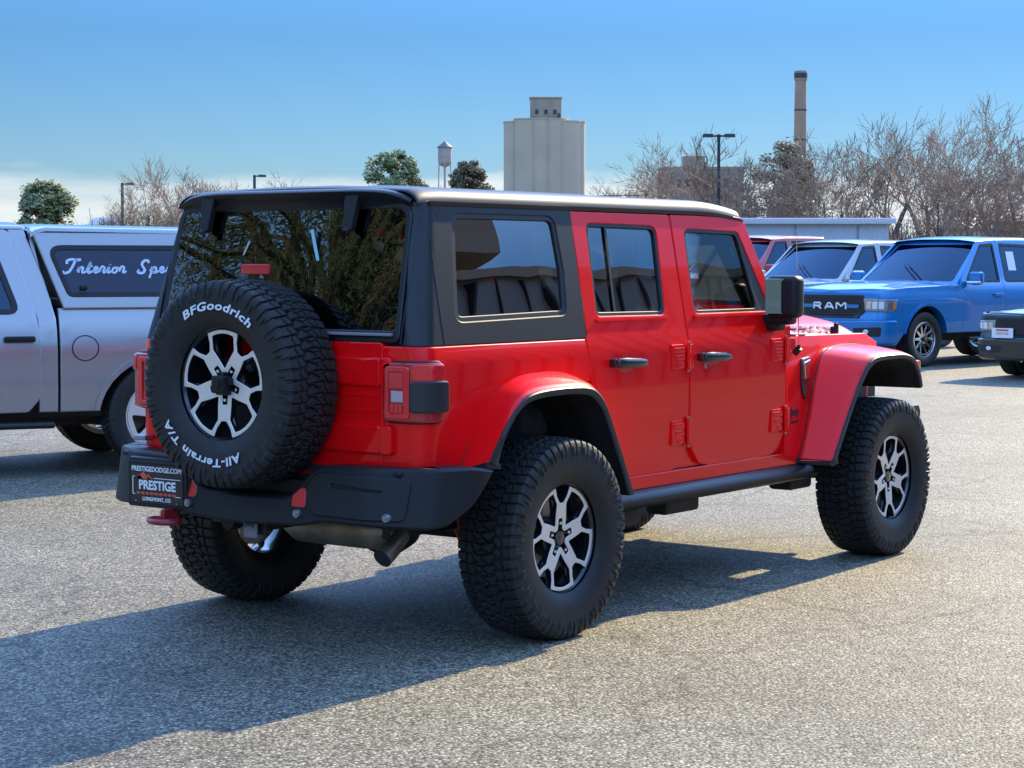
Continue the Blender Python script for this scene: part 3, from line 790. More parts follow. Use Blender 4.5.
# side skirts of the roof and front edge
for s in (1, -1):
    rr = [[(x, s*.655, RZ(x, .655)), (x, s*.668, RZ(x, .655)-.012), (x, s*.672, 1.776 if x < 1.45 else 1.776-.035*((x-1.45)/.42)**2), (x, s*.650, 1.772 if x < 1.45 else 1.772-.035*((x-1.45)/.42)**2)] for x in xs if x > -.56]
    mb.loft(rr if s > 0 else [r[::-1] for r in rr])
mb.loft([[(1.865, y, RZ(1.865, y)), (1.872, y, RZ(1.865, y)-.02), (1.860, y, 1.745)] for y in ys])
mb.v = [(x, y, z) for x, y, z in mb.v]
roof = mb.build('roof', hardtop, J, angle=50)
mb = MB()
mb.box((1.195, 0, 1.848), (.004, 1.1, .003))
mb.build('roof_seam', seal, roof)
# rear header with overhanging lip
mb = MB(); rings = []
for y in np.linspace(-.63, .63, 33):
    c = (abs(y)/.63)**5; xo = .045*c; dz = .045*(abs(y)/.63)**8
    rings.append([(-.560, y, 1.832-dz), (-.640+xo*.5, y, 1.829-dz), (-.668+xo, y, 1.824-dz), (-.676+xo, y, 1.816-dz), (-.672+xo, y, 1.808-dz), (-.650+xo*.6, y, 1.786-dz*.6), (-.628+xo*.3, y, 1.766), (-.618+xo*.3, y, 1.735)])
mb.loft(rings); mb.build('rear_header', hardtop, roof, angle=50)
# rear glass
def RG(u, v, d): 
    x = -.74+(v-1.215)*.224; return (x-.004+d, u, v)
go = rpoly([(-.655, 1.232, .03), (.655, 1.232, .03), (.628, 1.768, .07), (-.628, 1.768, .07)])
gi = rpoly([(-.640, 1.268, .03), (.640, 1.268, .03), (.612, 1.752, .06), (-.612, 1.752, .06)])
mb = MB(); panel(mb, go, [gi], RG, .05, .03, .006, flip=True); lg = mb.build('liftglass_frame', hardtop, J)
mb = MB(); panel(mb, gi, [], lambda u, v, d: RG(u, v, d+.004), .2, .004, .001, flip=True); mb.build('rear_window', gl_back, lg)
mb = MB(); mb.box((-.744, -.2, 1.258), (.02, .86, .012), .004); mb.build('window_trim', greyd, lg)
for y in (.435, -.355):
    mb = MB()
    ol = rpoly([(-.030, .0, .006), (-.020, -.085, .01), (-.016, -.135, .010), (.016, -.135, .010), (.020, -.085, .01), (.030, -.0, .006)])
    def hg(u, v, d, y=y): z = 1.800+v; return (-.668+(z-1.76)*.21-.004+d, y+u, z)
    panel(mb, ol, [], hg, .03, .03, .006, flip=True)
    mb.build('glass_hinge', blackp, lg)
    mb = MB(); mb.tube([(-.690, y, 1.665), (-.700, y, 1.655)], .012, 10); mb.build('hinge_bolt', seal, lg)
# stickers and wiper seen on the glass
mb = MB(); mb.box((-.672, .148, 1.508), (.03, .155, .042), .006);
mb.build('high_brake_light', refl, J)
# tailgate
def TG(u, v, d): return (-.744+d, u, v)
mb = MB(); panel(mb, rpoly([(-.578, .715, .05), (.578, .715, .05), (.578, 1.222, .01), (-.578, 1.222, .01)]), [rect(-.52, .85, -.30, .90, .01)], TG, .06, .05, .005, flip=True)
tg = mb.build('tailgate', red, J)
mb = MB(); panel(mb, rect(-.525, .845, -.295, .905, .01), [], lambda u, v, d: TG(u, v, d+.006), .06, .01, .002, flip=True); mb.build('tailgate_recess', red, tg)
for z in (1.113, .850):
    mb = MB()
    # long strap hinge across the gate, narrowing towards the middle
    ol = rpoly([(-.575, z-.050, .01), (-.575, z+.050, .01), (-.50, z+.045), (-.36, z+.050, .01), (-.26, z+.052, .02), (-.25, z-.045, .02), (-.36, z-.045, .01)])
    panel(mb, ol, [], lambda u, v, d: TG(u, v, d-.016), .04, .02, .008, flip=True)
    mb.box((-.602, 0, 0), (0, 0, 0)) if False else None
    panel(mb, rect(-.632, z-.052, -.585, z+.052, .012), [], lambda u, v, d: TG(u, v, d-.020), .04, .025, .006, flip=True)
    h = mb.build('tailgate_hinge', red, tg)
    for y in (-.46, -.36, -.30):
        mb = MB(); mb.tube([(-.757, y, z+.004), (-.764, y, z+.004)], .0095, 10); mb.build('hinge_bolt', red, h)
mb = MB()
for z in (.96, 1.02): ribbon(mb, [(-.56, z), (-.20, z)], TG, .006, -.004)
mb.build('pressed_line', red, tg)
# rear valance below the gate
mb = MB(); panel(mb, rect(-.76, .695, .76, .712, .004), [], lambda u, v, d: (-.738+d, u, v), .1, .05, .002, flip=True)
mb.box((-.74, .74, .73), (.02, .06, .05), .01)
mb.build('rear_crossmember', red, J)
mb = MB(); mb.box((-.775, .716, .795), (.05, .075, .022), .006); mb.build('plate_lamp', bolt, J)
# right rear window film strips seen through / on the glass
mb = MB(); mb.box((-.665, -.17, 1.585), (.003, .016, .17), .001, rot=Matrix.Rotation(R(-14), 4, 'X')); mb.build('film_strip', stickb, lg)
mb = MB(); mb.box((-.66, .225, 1.58), (.003, .008, .10), .001, rot=Matrix.Rotation(R(32), 4, 'X')); mb.build('sticker_strip', creamst, lg)

# spare wheel
sp = make_wheel('spare_wheel', J, False)
sp.location = (-.908, .02, 1.056); sp.rotation_euler = (0, 0, R(-90))
mb = MB(); mb.tube([(-.74, .02, 1.056), (-.88, .02, 1.056)], .10, 20); mb.box((-.80, .02, 1.0), (.12, .34, .30), .02); mb.build('spare_carrier', darks, J)
# camera housing in the hub
mb = MB(); mb.box((0, -.105, 0), (.070, .050, .070), .010); mb.tube([(-.0, -.128, .002), (0, -.136, .002)], .018, 14)
for k in range(5):
    a = -PI/2+k*2*PI/5+PI/5; mb.box((.034*math.cos(a), -.090, .034*math.sin(a)), (.03, .03, .03), .006)
mb.build('camera_housing', blackp, sp)
# lettering on the spare tyre
def arc_text(mb, txt, rad, amid, size, top=True, sx=1.0):
    vs, fs = text_geo(txt, size, .0006, .12, .0012, 1.10)
    def f(x, y, z):
        x *= sx
        if top: r = rad+y; a = amid-x/rad
        else: r = rad-y; a = amid+x/rad
        rr = (r-.224)/.191
        yy = .1445+.004*math.sin(PI*min(1, max(0, rr*1.35)))-.0015 if rr < .62 else .1465
        return (r*math.cos(a), -(yy+.0012)-z, r*math.sin(a))
    mb.add([f(*v) for v in vs], fs, 0)
mb = MB()
arc_text(mb, 'BFGoodrich', .296, R(86), .046, True, 1.52)
arc_text(mb, 'All-Terrain T/A', .292, R(-106), .046, True, 1.38)
mb.build('raised_lettering', rubberw, sp)
# road wheels
for x, sy, rot in ((0, -1, 36), (3.008, -1, 0), (0, 1, 20), (3.008, 1, 50)):
    wv_ = make_wheel('wheel', J); wv_.location = (x, sy*.818, .412)
    wv_.rotation_euler = (0, R(rot), 0) if sy < 0 else (0, R(rot), PI)
    c = MB(); c.box((x-.13, sy*.80, .44), (.07, .09, .16), .015); c.build('brake_caliper', shockr if x > 1 else darks, J)

# wheel houses, frame and running gear
mb = MB()
for s in (1, -1):
    for pts in ([(p[0], p[1]) for p in RO], [(p[0], p[1]) for p in FO]):
        rings = []
        for i, (x, z) in enumerate(pts):
            rings.append([(x, -s*.90, z+.006), (x, -s*.60, z+.01), (x, -s*.56, z-.02)])
        mb.loft(rings)
    # inner walls
    mb.box((.0, -s*.575, .80), (1.05, .02, .46)); mb.box((2.85, -s*.55, .80), (1.15, .02, .5))
mb.box((1.2, 0, .575), (3.9, 1.12, .06)); mb.box((1.44, 0, .60), (1.45, 1.50, .05))
mb.box((-.52, 0, .68), (.40, 1.50, .08)); mb.box((3.2, 0, .75), (.9, 1.0, .4))
mb.build('inner_body', darks, J)
mb = MB()
for s in (1, -1):
    mb.box((1.45, -s*.46, .50), (4.1, .07, .13), .01)
mb.box((-.60, 0, .585), (.10, .95, .08), .01); mb.box((1.0, 0, .46), (.5, .5, .12), .03); mb.box((1.9, -.05, .43), (.55, .35, .16), .04)
mb.box((.75, .15, .45), (.70, .55, .18), .05)
mb.box((1.35, -.60, .415), (.30, .12, .10), .02); mb.box((.82, -.64, .395), (.22, .10, .09), .02); mb.box((2.38, -.66, .44), (.22, .14, .10), .02)
mb.build('chassis', darks, J)
mb = MB(); mb.tube([(0, -.72, .412), (0, .72, .412)], .042, 14)
rg = [(.02, -.14), (.10, -.10), (.145, -.02), (.14, .06), (.08, .13), (.03, .16)]
mb.lathe(rg, (0, .0, .41), axis=1, n=24); mb.tube([(.13, 0, .42), (.9, 0, .5)], .035, 10)
mb.tube([(.0, -.62, .40), (.65, -.50, .48)], .022, 8); mb.tube([(.0, .62, .40), (.65, .50, .48)], .022, 8)
mb.tube([(-.12, -.60, .44), (-.12, .62, .52)], .018, 8)
mb.build('rear_axle', darks, J)
mb = MB(); mb.tube([(3.008, -.72, .412), (3.008, .72, .412)], .038, 14); mb.lathe(rg, (3.0, .2, .41), axis=1, n=20); mb.tube([(2.85, -.6, .43), (2.85, .6, .47)], .018, 8)
mb.build('front_axle', darks, J)
for s in (1, -1):
    mb = MB(); mb.tube([(-.10, s*.50, .36), (-.20, s*.46, .62)], .030, 12); mb.build('shock_absorber', shockr, J)
    mb = MB()
    hx = [(.10*0+.045*math.cos(t), s*.50+.045*math.sin(t), .46+.22*t/(2*PI*5)) for t in np.linspace(0, 2*PI*5, 70)]
    mb.tube(hx, .008, 6); mb.build('coil_spring', darks, J)
mb = MB(); mb.tube([(-.55, .08, .465), (-.55, .02, .462), (-.55, -.40, .462), (-.55, -.46, .462)], [.05, .078, .078, .05], 20)
mb.build('muffler', steel, J)
mb = MB(); mb.tube([(-.55, -.42, .462), (-.56, -.50, .468), (-.60, -.555, .455), (-.68, -.575, .42), (-.74, -.575, .385)], [.034, .034, .034, .038, .040], 16, cap=False)
mb.tube([(-.74, -.575, .385), (-.68, -.575, .42)], [.036, .032], 16, cap=True, mi=1)
mb.build('exhaust_tip', [steel, darks], J)
# rock rails
for s in (1, -1):
    mb = MB(); rings = []
    for x in (.50, .56, 1.0, 1.5, 2.0, 2.34, 2.40):
        k = .7 if x in (.50, 2.40) else 1
        rings.append([(x, -s*(.745+.060*math.cos(a)*k), .490+.045*math.sin(a)*k) for a in [2*PI*q/14 for q in range(14)]])
    mb.loft(rings if s < 0 else [r[::-1] for r in rings], closed=True, cap=True)
    mb.box((1.45, -s*.66, .475), (1.75, .12, .05), .01)
    for x in (.75, 1.2, 1.7, 2.1): mb.box((x, -s*.58, .48), (.06, .2, .05), .005)
    mb.build('rock_rail', flarep, J)

# rear bumper
def RB(s):
    def f(u, v, d):
        # u = distance from centre along the plan outline, v = z
        a = abs(u); 
        lean_ = .018*((v-.63)/.1)
        if a < .60: return (-.905+lean_+d, -s*u, v)
        if a < .90:
            q = (a-.60)/.30; x = -.905+.125*q**1.7; y = .60+.265*q**.96; 
            return (x+lean_+d*(1-.5*q), -s*(y-d*.5*q), v)
        q = min(1, (a-.90)/.40); x = -.78+.30*q; y = .865+.077*math.sin(min(1, q*1.3)*PI/2)
        return (x+lean_*(1-q)+d*.2, -s*(y-d), v)
    return f
for s, nm in ((1, 'bumper_end'), (-1, 'bumper_end')):
    mb = MB()
    ol = [(.0, .510), (.30, .522), (.42, .545), (.60, .545), (.90, .535), (.98, .545), (1.10, .61), (1.20, .69), (1.25, .728), (1.10, .742), (.90, .742), (.60, .740), (.385, .735, ), (.345, .715), (.29, .66), (.25, .622), (.21, .607), (.0, .604)]
    panel(mb, ol, [], RB(s), .04, .13, .012, flip=(s > 0) if False else s < 0)
    b = mb.build('rear_bumper', blackp, J, angle=45)
    # raised face pad
    mb = MB(); pad = rpoly([(.38, .565, .02), (.80, .560, .03), (.81, .715, .03), (.40, .722, .01), (.355, .700, .01), (.33, .66, .02)])
    if s > 0:
        panel(mb, pad, [rpoly([(.45, .668, .008), (.70, .655, .012), (.71, .672, .012), (.45, .690, .006)])], lambda u, v, d: RB(s)(u, v, d-.010), .04, .012, .006, flip=s < 0)
        mb.build('bumper_pad', blackp, b, angle=45)
    mb = MB(); tr = rpoly([(.265, .588, .012), (.328, .588, .006), (.328, .655, .006), (.300, .655, .012), (.265, .625, .01)])
    panel(mb, tr, [], lambda u, v, d: RB(s)(u, v, d-.006), .03, .01, .003, flip=s < 0)
    mb.build('reflector', refl, b)
    mb = MB(); panel(mb, offs(resample(tr, .03), .007), [], lambda u, v, d: RB(s)(u, v, d-.003), .03, .01, .003, flip=s < 0); mb.build('reflector_bezel', seal, b)
    for (u, v) in (((.298, .560), (.735, .570)) if s > 0 else ((.298, .560),)):
        p = RB(s)(u, v, 0); mb = MB(); mb.lathe([(0, p[0]-.020), (.006, p[0]-.020), (.0075, p[0]-.015), (.015, p[0]-.016), (.017, p[0]-.012), (.018, p[0]+.01)], (0, p[1], v), axis=0, n=20); mb.build('bumper_bolt', bolt, b)
    mb = MB(); mb.box((-.77, -s*.60, .733), (.17, .32, .02), .008); mb.build('bumper_step', blackp, b)
mb = MB(); mb.box((-.72, 0, .59), (.06, 1.3, .16), .01); mb.build('bumper_beam', darks, J)
# licence plate on the left
def PL(x, y, z): return (-.928-z, .478-x, .622+y)
mb = MB(); mb.box((-.915, .478, .620), (.02, .345, .192), .008)
mb.box((-.898, .478, .628), (.04, .37, .205), .015)
pb = mb.build('plate_bracket', blackp, J)
mb = MB(); mb.box((-.926, .478, .622), (.004, .305, .158), .001); lp = mb.build('licence_plate', platem, pb)
mb = MB()
put_text(mb, 'PRESTIGEDODGE.COM', .0285, lambda x, y, z: PL(x, y+.052, z), offset=.0006)
put_text(mb, 'PRESTIGE', .052, lambda x, y, z: PL(x+.004, y-.022, z), offset=.0016)
put_text(mb, 'LONGMONT, CO', .021, lambda x, y, z: PL(x, y-.069, z), offset=.0006)
for x0, x1, y0, y1 in ((-.140, -.136, -.045, .030), (-.140, -.125, .027, .030), (-.015, .14, .024, .027), (-.140, -.125, -.046, -.043), (.11, .14, -.046, -.043)):
    mb.box(PL((x0+x1)/2, (y0+y1)/2, .0012), (.001, x1-x0, y1-y0))
mb.build('plate_lettering', whitem, lp)
mb = MB()
def tri3(a, b, c): mb.add([PL(*a, .002), PL(*b, .002), PL(*c, .002)], [(0, 1, 2)])
tri3((-.120, .020), (-.075, .050), (-.030, .020)); tri3((-.120, .020), (-.098, .040), (-.080, .020)); tri3((-.050, .020), (-.048, .046), (-.018, .020))
for k in range(9): mb.box(PL(-.105+k*.026, -.039, .0015), (.001, .020, .010))
mb.build('plate_emblem', orangem, lp)
for x in (-.12, .12):
    mb = MB(); mb.tube([PL(x, -.073, 0), PL(x, -.073, .004)], .004, 8); mb.build('plate_screw', bolt, lp)
# recovery hook
mb = MB(); mb.box((-.93, .400, .505), (.09, .028, .05), .010)
mb.tube([(-.90+.055*math.cos(t)*.9-.06, .400+.070*math.sin(t), .482) for t in np.linspace(0, 2*PI, 25)], .0135, 10, cap=False)
mb.build('recovery_hook', hookr, J)
# hitch receiver, trailer socket
mb = MB(); mb.tube([(-.50, 0.02, .485), (-.80, .02, .485)], .042, 4); mb.box((-.805, .02, .485), (.02, .095, .095), .01); mb.build('hitch_receiver', darks, J)
mb = MB(); mb.box((-.835, .035, .480), (.012, .075, .105), .008); hc = mb.build('hitch_cover', greyd, J)
mb = MB(); put_text(mb, 'Jeep', .03, lambda x, y, z: (-.842-z, .035-x, .474+y)); mb.build('cover_badge', badgem, hc)
mb = MB(); mb.lathe([(0, -.845), (.036, -.845), (.040, -.838), (.040, -.79)], (0, .155, .490), axis=0, n=24); mb.box((-.80, .155, .50), (.03, .14, .07), .02); mb.build('trailer_socket', blackp, J)
# mirrors
for s in (1, -1):
    mb = MB()
    mb.box((1.935, -s*.868, 1.372), (.10, .172, .205), .030)
    mb.box((1.960, -s*.82, 1.262), (.09, .16, .05), .018); mb.box((1.975, -s*.79, 1.245), (.10, .08, .08), .02)
    m = mb.build('door_mirror', blackp, J, angle=60)
    mb = MB(); mb.box((1.884, -s*.862, 1.375), (.006, .135, .168), .002, rot=Matrix.Rotation(R(s*24), 4, 'Z')); mb.build('mirror_glass', mirrorm, m)
# antenna
mb = MB(); mb.tube([(2.205, -.775, 1.085), (2.205, -.800, 1.115)], .017, 12); mb.tube([(2.205, -.797, 1.10), (2.203, -.797, 1.13)], [.012, .009], 10)
a_ = mb.build('antenna_base', seal, J)
mb = MB(); mb.tube([(2.203, -.797, 1.13), (2.18, -.80, 1.50), (2.16, -.80, 1.70)], [.0028, .0022, .0014], 6); mb.build('antenna_rod', chrome, a_)
# front grille, headlights, front bumper
mb = MB()
def GR(u, v, d): return (3.505-.03*((v-.95)/.15)**2*(v > .95)-d, u, v)
slots = [rect(-.27+k*.09-.030, .80, -.27+k*.09+.030, 1.06, .02) for k in range(7)]
panel(mb, rpoly([(-.52, .74, .03), (.52, .74, .03), (.54, 1.13, .08), (-.54, 1.13, .08)]), slots+[circ(-.41, .94, .085, 20), circ(.41, .94, .085, 20)], GR, .05, .06, .008, flip=False)
gr_ = mb.build('grille', red, J)
for s in (1, -1):
    mb = MB(); mb.lathe([(0, 3.50), (.06, 3.495), (.084, 3.47)], (0, s*.41, .94), axis=0, n=28); mb.build('headlight', lensw, gr_)
    mb = MB(); mb.box((3.41, -s*.80, .985), (.03, .17, .05), .01); mb.build('indicator', amber, J)
mb = MB(); mb.box((3.45, 0, .93), (.04, 1.0, .36)); mb.build('grille_backing', intr, gr_)
mb = MB(); rings = []
for y in np.linspace(-.82, .82, 25):
    q = abs(y)/.82; x = 3.72-.16*q**3; zt = .70-.01*q**4; hh = .095-.03*q**4
    rings.append([(x-.16, y, zt+hh), (x-.02, y, zt+hh), (x, y, zt+hh-.03), (x, y, zt-hh+.03), (x-.02, y, zt-hh), (x-.16, y, zt-hh)])
mb.loft(rings, closed=True, cap=True); mb.build('front_bumper', flarep, J, angle=40)

# interior
mb = MB(); mb.box((1.85, 0, 1.17), (.36, 1.36, .20), .05); mb.box((1.83, 0, 1.275), (.28, .35, .06), .02); mb.box((1.25, 0, .85), (.9, .25, .35), .05)
mb.build('dashboard', intr, J)
mb = MB(); tc_ = []
for t in np.linspace(0, 2*PI, 29): tc_.append((1.58+.06*math.sin(t)*.9, .36+.18*math.cos(t), 1.16+.17*math.sin(t)))
mb.tube(tc_, .014, 8, cap=False); mb.tube([(1.59, .36, 1.16), (1.80, .36, 1.12)], .03, 8); mb.box((1.59, .36, 1.16), (.03, .32, .04), .01)
mb.build('steering_wheel', intr, J)
for x, y in ((1.12, -.36), (1.12, .36), (.25, -.36), (.25, .36)):
    mb = MB()
    mb.box((x+.14, y, .86), (.50, .50, .14), .04)
    mb.box((x-.14, y, 1.15), (.13, .48, .56), .05, rot=Matrix.Rotation(R(-12), 4, 'Y'))
    sobj = mb.build('seat', seatm, J, angle=60)
    mb = MB(); mb.box((x-.215, y, 1.505), (.10, .25, .17), .04); mb.tube([(x-.20, y-.06, 1.38), (x-.21, y-.06, 1.47)], .007, 6); mb.tube([(x-.20, y+.06, 1.38), (x-.21, y+.06, 1.47)], .007, 6)
    mb.build('headrest', seatm, sobj, angle=60)
mb = MB()
for s in (1, -1):
    mb.tube([(-.55, s*.60, 1.0), (-.45, s*.56, 1.66), (-.30, s*.54, 1.72), (.95, s*.55, 1.73), (1.75, s*.57, 1.70), (2.02, s*.64, 1.30)], .034, 10)
    mb.tube([(.95, s*.55, 1.73), (1.0, s*.64, .9)], .034, 10)
for x in (-.30, .95): mb.tube([(x, -.55, 1.725), (x, .55, 1.725)], .030, 10)
mb.box((.6, 0, 1.80), (2.3, 1.22, .02))
mb.build('roll_cage', intr, J)
mb = MB(); mb.box((1.72, 0, 1.66), (.03, .24, .07), .015); mb.tube([(1.74, 0, 1.68), (1.86, 0, 1.74)], .01, 6); mb.build('rear_view_mirror', intr, J)
mb = MB(); mb.box((.2, .0, .72), (1.9, 1.30, .03)); mb.box((1.6, 0, .64), (1.2, 1.4, .03)); mb.build('cabin_floor', intr, J)

# ------------------------------------------------------------------ place helpers
def at(px, py, d):
    """world point seen at a pixel, d metres deep"""
    v = F_+R2_*((px-512)/2040)-U2_*((py-384)/2040)
    return CP+v*d
def gpos(px, d):
    p = at(px, 262, d); return (p.x, p.y, 0)
VAZ = .636

# ------------------------------------------------------------------ parked vehicles
gcar = glass('car_glass', (.06, .09, .13), 1.75, gcol=(.42, .68, 1.0))
silverp = P('silver_paint', (.36, .36, .36), .30, .55, 1., .03)
bluep = P('blue_paint', (.000, .175, .44), .34, .25, 1., .03)
palep = P('pale_silver_paint', (.36, .37, .38), .35, .3, 1., .03)
maroon = P('maroon_paint', (.42, .010, .022), .35, 0, 1., .03)
bpaint = P('black_paint', (.010, .010, .012), .25, .1, 1., .02)
grillem = P('grille_black', (.012, .013, .015), .4)
lampglass = P('lamp_housing', (.30, .32, .35), .15, .6, 1.)
tint_m = P('topper_window', (.012, .017, .045), .12, 0, .35, spec=.3)
def carwrap(s, Xf, Xr, Y, rf, rr):
    def f(u, z, d=0.):
        y = Y(z, u); xf = Xf(z); xr = Xr(z)
        if u > xf-rf:
            q = u-(xf-rf); arc = rf*PI/2
            if q <= arc: a = q/rf; return (xf-rf+(rf-d)*math.sin(a), -s*(y-rf+(rf-d)*math.cos(a)), z)
            yy = y-rf-(q-arc); return (xf-d+.06*(1-(yy/(y-rf))**2), -s*yy, z)
        if u < xr+rr:
            q = xr+rr-u; arc = rr*PI/2
            if q <= arc: a = q/rr; return (xr+rr-(rr-d)*math.sin(a), -s*(y-rr+(rr-d)*math.cos(a)), z)
            return (xr+d, -s*(y-rr-(q-arc)), z)
        return (u, -s*(y-d), z)
    return f
def arch(cx, r, z0, zc=.42, n=10):
    a0 = math.asin((z0-zc)/r); return [(cx+r*math.cos(a), zc+r*math.sin(a)) for a in np.linspace(a0, PI-a0, n)]
def street_wheel(parent, x, y, spokes=6, style=0, mat=polish, rad=.41):
    mb = MB(); n = spokes; wins = []
    for k in range(n):
        b = 2*PI*k/n+.3; h = PI/n
        if style == 0:    # broad spokes with trapezoid openings
            wins.append(rpoly([(.228*math.cos(b-h*.72), .228*math.sin(b-h*.72), .02), (.228*math.cos(b+h*.72), .228*math.sin(b+h*.72), .02), (.10*math.cos(b+h*.55), .10*math.sin(b+h*.55), .02), (.10*math.cos(b-h*.55), .10*math.sin(b-h*.55), .02)], 3))
        else:             # paired thin spokes
            wins.append(rpoly([(.23*math.cos(b-h*.85), .23*math.sin(b-h*.85), .01), (.23*math.cos(b+h*.85), .23*math.sin(b+h*.85), .01), (.07*math.cos(b), .07*math.sin(b), .01)], 3))
            if style == 1: wins.append(rpoly([(.23*math.cos(b+h-.05), .23*math.sin(b+h-.05)), (.23*math.cos(b+h+.05), .23*math.sin(b+h+.05)), (.15*math.cos(b+h), .15*math.sin(b+h))], 2))
    panel(mb, circ(0, 0, .25, 48), wins, lambda u, v, d: (u, -.105+.02*(1-math.hypot(u, v)/.25)+d, v), .04, .025, .002, mi=0, mi_edge=1)
    mb.lathe([(.268, -.095), (.272, -.108), (.258, -.108), (.248, -.09), (.225, .0), (.225, .09), (.27, .10)], n=48, mi=0)
    mb.lathe([(0, -.02), (.20, -.02), (.20, .02), (0, .02)], n=24, mi=1)
    w = mb.build('wheel', [mat, wblack], parent); w.location = (x, y, rad)
    if y > 0: w.rotation_euler = (0, 0, PI)
    if rad != .41: w.scale = (rad/.41,)*3
    t = bpy.data.objects.new('tyre', street_me); COL.objects.link(t); t.parent = w
    mb = MB(); mb.lathe([(0, -.112), (.03, -.110), (.036, -.09)], n=20); mb.build('centre_cap', wblack, w)
    for k in range(5):
        a = 2*PI*k/5; mb = MB(); mb.lathe([(0, -.100), (.010, -.099), (.011, -.08)], (.06*math.cos(a), 0, .06*math.sin(a)), n=6); mb.build('lug_nut', chrome, w)
    return w
def truck(name, paint, label, cat, loc, rz, wb=3.67, front='plain', topper=False, kz=1., ky=1., suv=False, wheelstyle=0, wmat=polish, trim=seal, group=None, wrad=.41, K=None, BK=.74, B=None):
    T = empty(name); tag(T, label, cat, group)
    D = wb-3.67
    def Y(z, u=0):
        b = 1.0-.03*((z-.80)/.4)**2 if z < 1.20 else (.953-(z-1.20)*.26)
        if z < 1.2: b += .012*math.exp(-((z-.98)/.07)**2)
        fx = 4.65+D
        if u > fx-1.2: b -= .07*((u-fx+1.2)/1.2)**2
        return b
    Xf = lambda z: 4.60+D-(.30*(z-1.08) if z > 1.08 else 0)+(.03 if z < .74 else 0)
    Xr = lambda z: -1.22 if (not suv or z < 1.2) else -1.22+(z-1.2)*.30
    rf, rr = .22, .07
    base_parts = []
    def add(mb, nm, m, par=None, angle=32):
        mb.v = [(x, y*ky, z*kz) for x, y, z in mb.v]
        o = mb.build(nm, m, par or T, angle=angle); return o
    uf = lambda y, z: Xf(z)-rf+rf*PI/2+(Y(z, 4.5+D)-rf-y)
    ur = lambda y, z: Xr(z)+rr-(rr*PI/2+(Y(z)-rr-y))
    fx0 = 2.80+D; B = B or 1.80+D; K = K or (.90 if not suv else .78)
    for s in (1, -1):
        W = carwrap(s, Xf, Xr, Y, rf, rr); fl = s < 0
        # bed side / rear quarter
        ztop = 1.27 if not suv else 1.215
        o = [(BK if not suv else K, .50)]+arch(0, .50, .50)+[(-1.15, .56), (ur(0, .56), .56), (ur(0, ztop), ztop), (-1.15, ztop), (BK if not suv else K, ztop)]
        mb = MB(); panel(mb, o, [], W, .09, .04, .010, back=True, mi_back=1, flip=fl)
        bed = add(mb, 'bed_side' if not suv else 'rear_quarter', [paint, seal])
        mb = MB(); ol = arch(0, .515, .50, n=18); 
        rings = [[W(x, z, 0.0), W(x, z, -.022), W(.0+(x)*.93, .42+(z-.42)*.93, -.022), W(x*.93, .42+(z-.42)*.93, .12)] for x, z in ol]
        mb.loft(rings if fl else [r[::-1] for r in rings]); add(mb, 'wheel_arch_trim', paint if trim is None else trim)
        if not suv:   # cab corner behind the door
            mb = MB(); panel(mb, [(BK+.035, .50), (K-.008, .50), (K-.008, 1.20), (K+.16, 1.87), (BK+.22, 1.87), (BK+.10, 1.5), (BK+.035, 1.2)], [], W, .08, .04, .008, flip=fl, back=True, mi_back=1); add(mb, 'cab_corner', [paint, intr])
        else:
            qo = [(K-.008, 1.222), (ur(.70, 1.3), 1.222), (ur(.62, 1.86), 1.86), (K-.008, 1.88)]
            mb = MB(); qh = rpoly([(K-.10, 1.27, .04), (-.85, 1.27, .06), (-.70, 1.79, .08), (K-.10, 1.81, .05)])
            panel(mb, qo, [qh], W, .08, .04, .008, flip=fl, back=True, mi_back=1); q_ = add(mb, 'quarter_frame', [paint, intr])
            mb = MB(); panel(mb, offs(resample(qh[::-1], .1), .01), [], lambda u, v, d: W(u, v, d+.012), .2, .004, .001, flip=fl); add(mb, 'side_window', gcar, q_)
        # doors
        fdo = [(B+.006, .50), (fx0, .50), (fx0, 1.20), (fx0-.02, 1.26, .03), (2.16+D, 1.855, .05), (B+.006, 1.88)]
        rdo = [(K, .60, .05), (K+.08, .50, .05), (B-.006, .50), (B-.006, 1.88), (K+.17, 1.87, .05), (K, 1.20)]
        fwo = [(B+.08, 1.245, .03), (fx0-.14, 1.245, .04), (2.13+D, 1.80, .05), (B+.08, 1.82, .03)]
        rwo = [(K+.13, 1.245, .06), (B-.08, 1.245, .03), (B-.08, 1.82, .03), (K+.30, 1.80, .08)]
        for nm, dd, ww, hx in (('front_door', fdo, fwo, B+.10), ('rear_door', rdo, rwo, K+.04)):
            mb = MB(); panel(mb, rpoly(dd), [rpoly(ww)], W, .08, .05, .007, back=True, mi_back=1, flip=fl); d_ = add(mb, nm, [paint, intr])
            r_ = resample(rpoly(ww), .08)
            mb = MB(); panel(mb, offs(r_, .012), [offs(r_, -.025)], lambda u, v, d: W(u, v, d-.003), .08, .012, .003, flip=fl); add(mb, 'window_seal', seal, d_)
            mb = MB(); panel(mb, offs(r_, .0), [], lambda u, v, d: W(u, v, d+.010), .2, .004, .001, flip=fl); add(mb, 'window', gcar, d_)
            p = W(hx+.10, 1.05, 0)
            mb = MB(); mb.box((p[0], p[1]-s*.025, 1.05), (.22, .035, .045), .012); add(mb, 'door_handle', blackp if paint is silverp else paint, d_)
        # front fender round to the middle of the nose
        zb = .34
        o = [(fx0+.008, .50)]+[(fx0+.01, .50)]+arch(wb, .50, .50)[::-1]+[(4.3+D, zb), (uf(0, zb), zb), (uf(0, 1.10), 1.10), (uf(.80, 1.12), 1.12), (4.1+D, 1.165), (fx0+.3, 1.195), (fx0+.008, 1.20)]
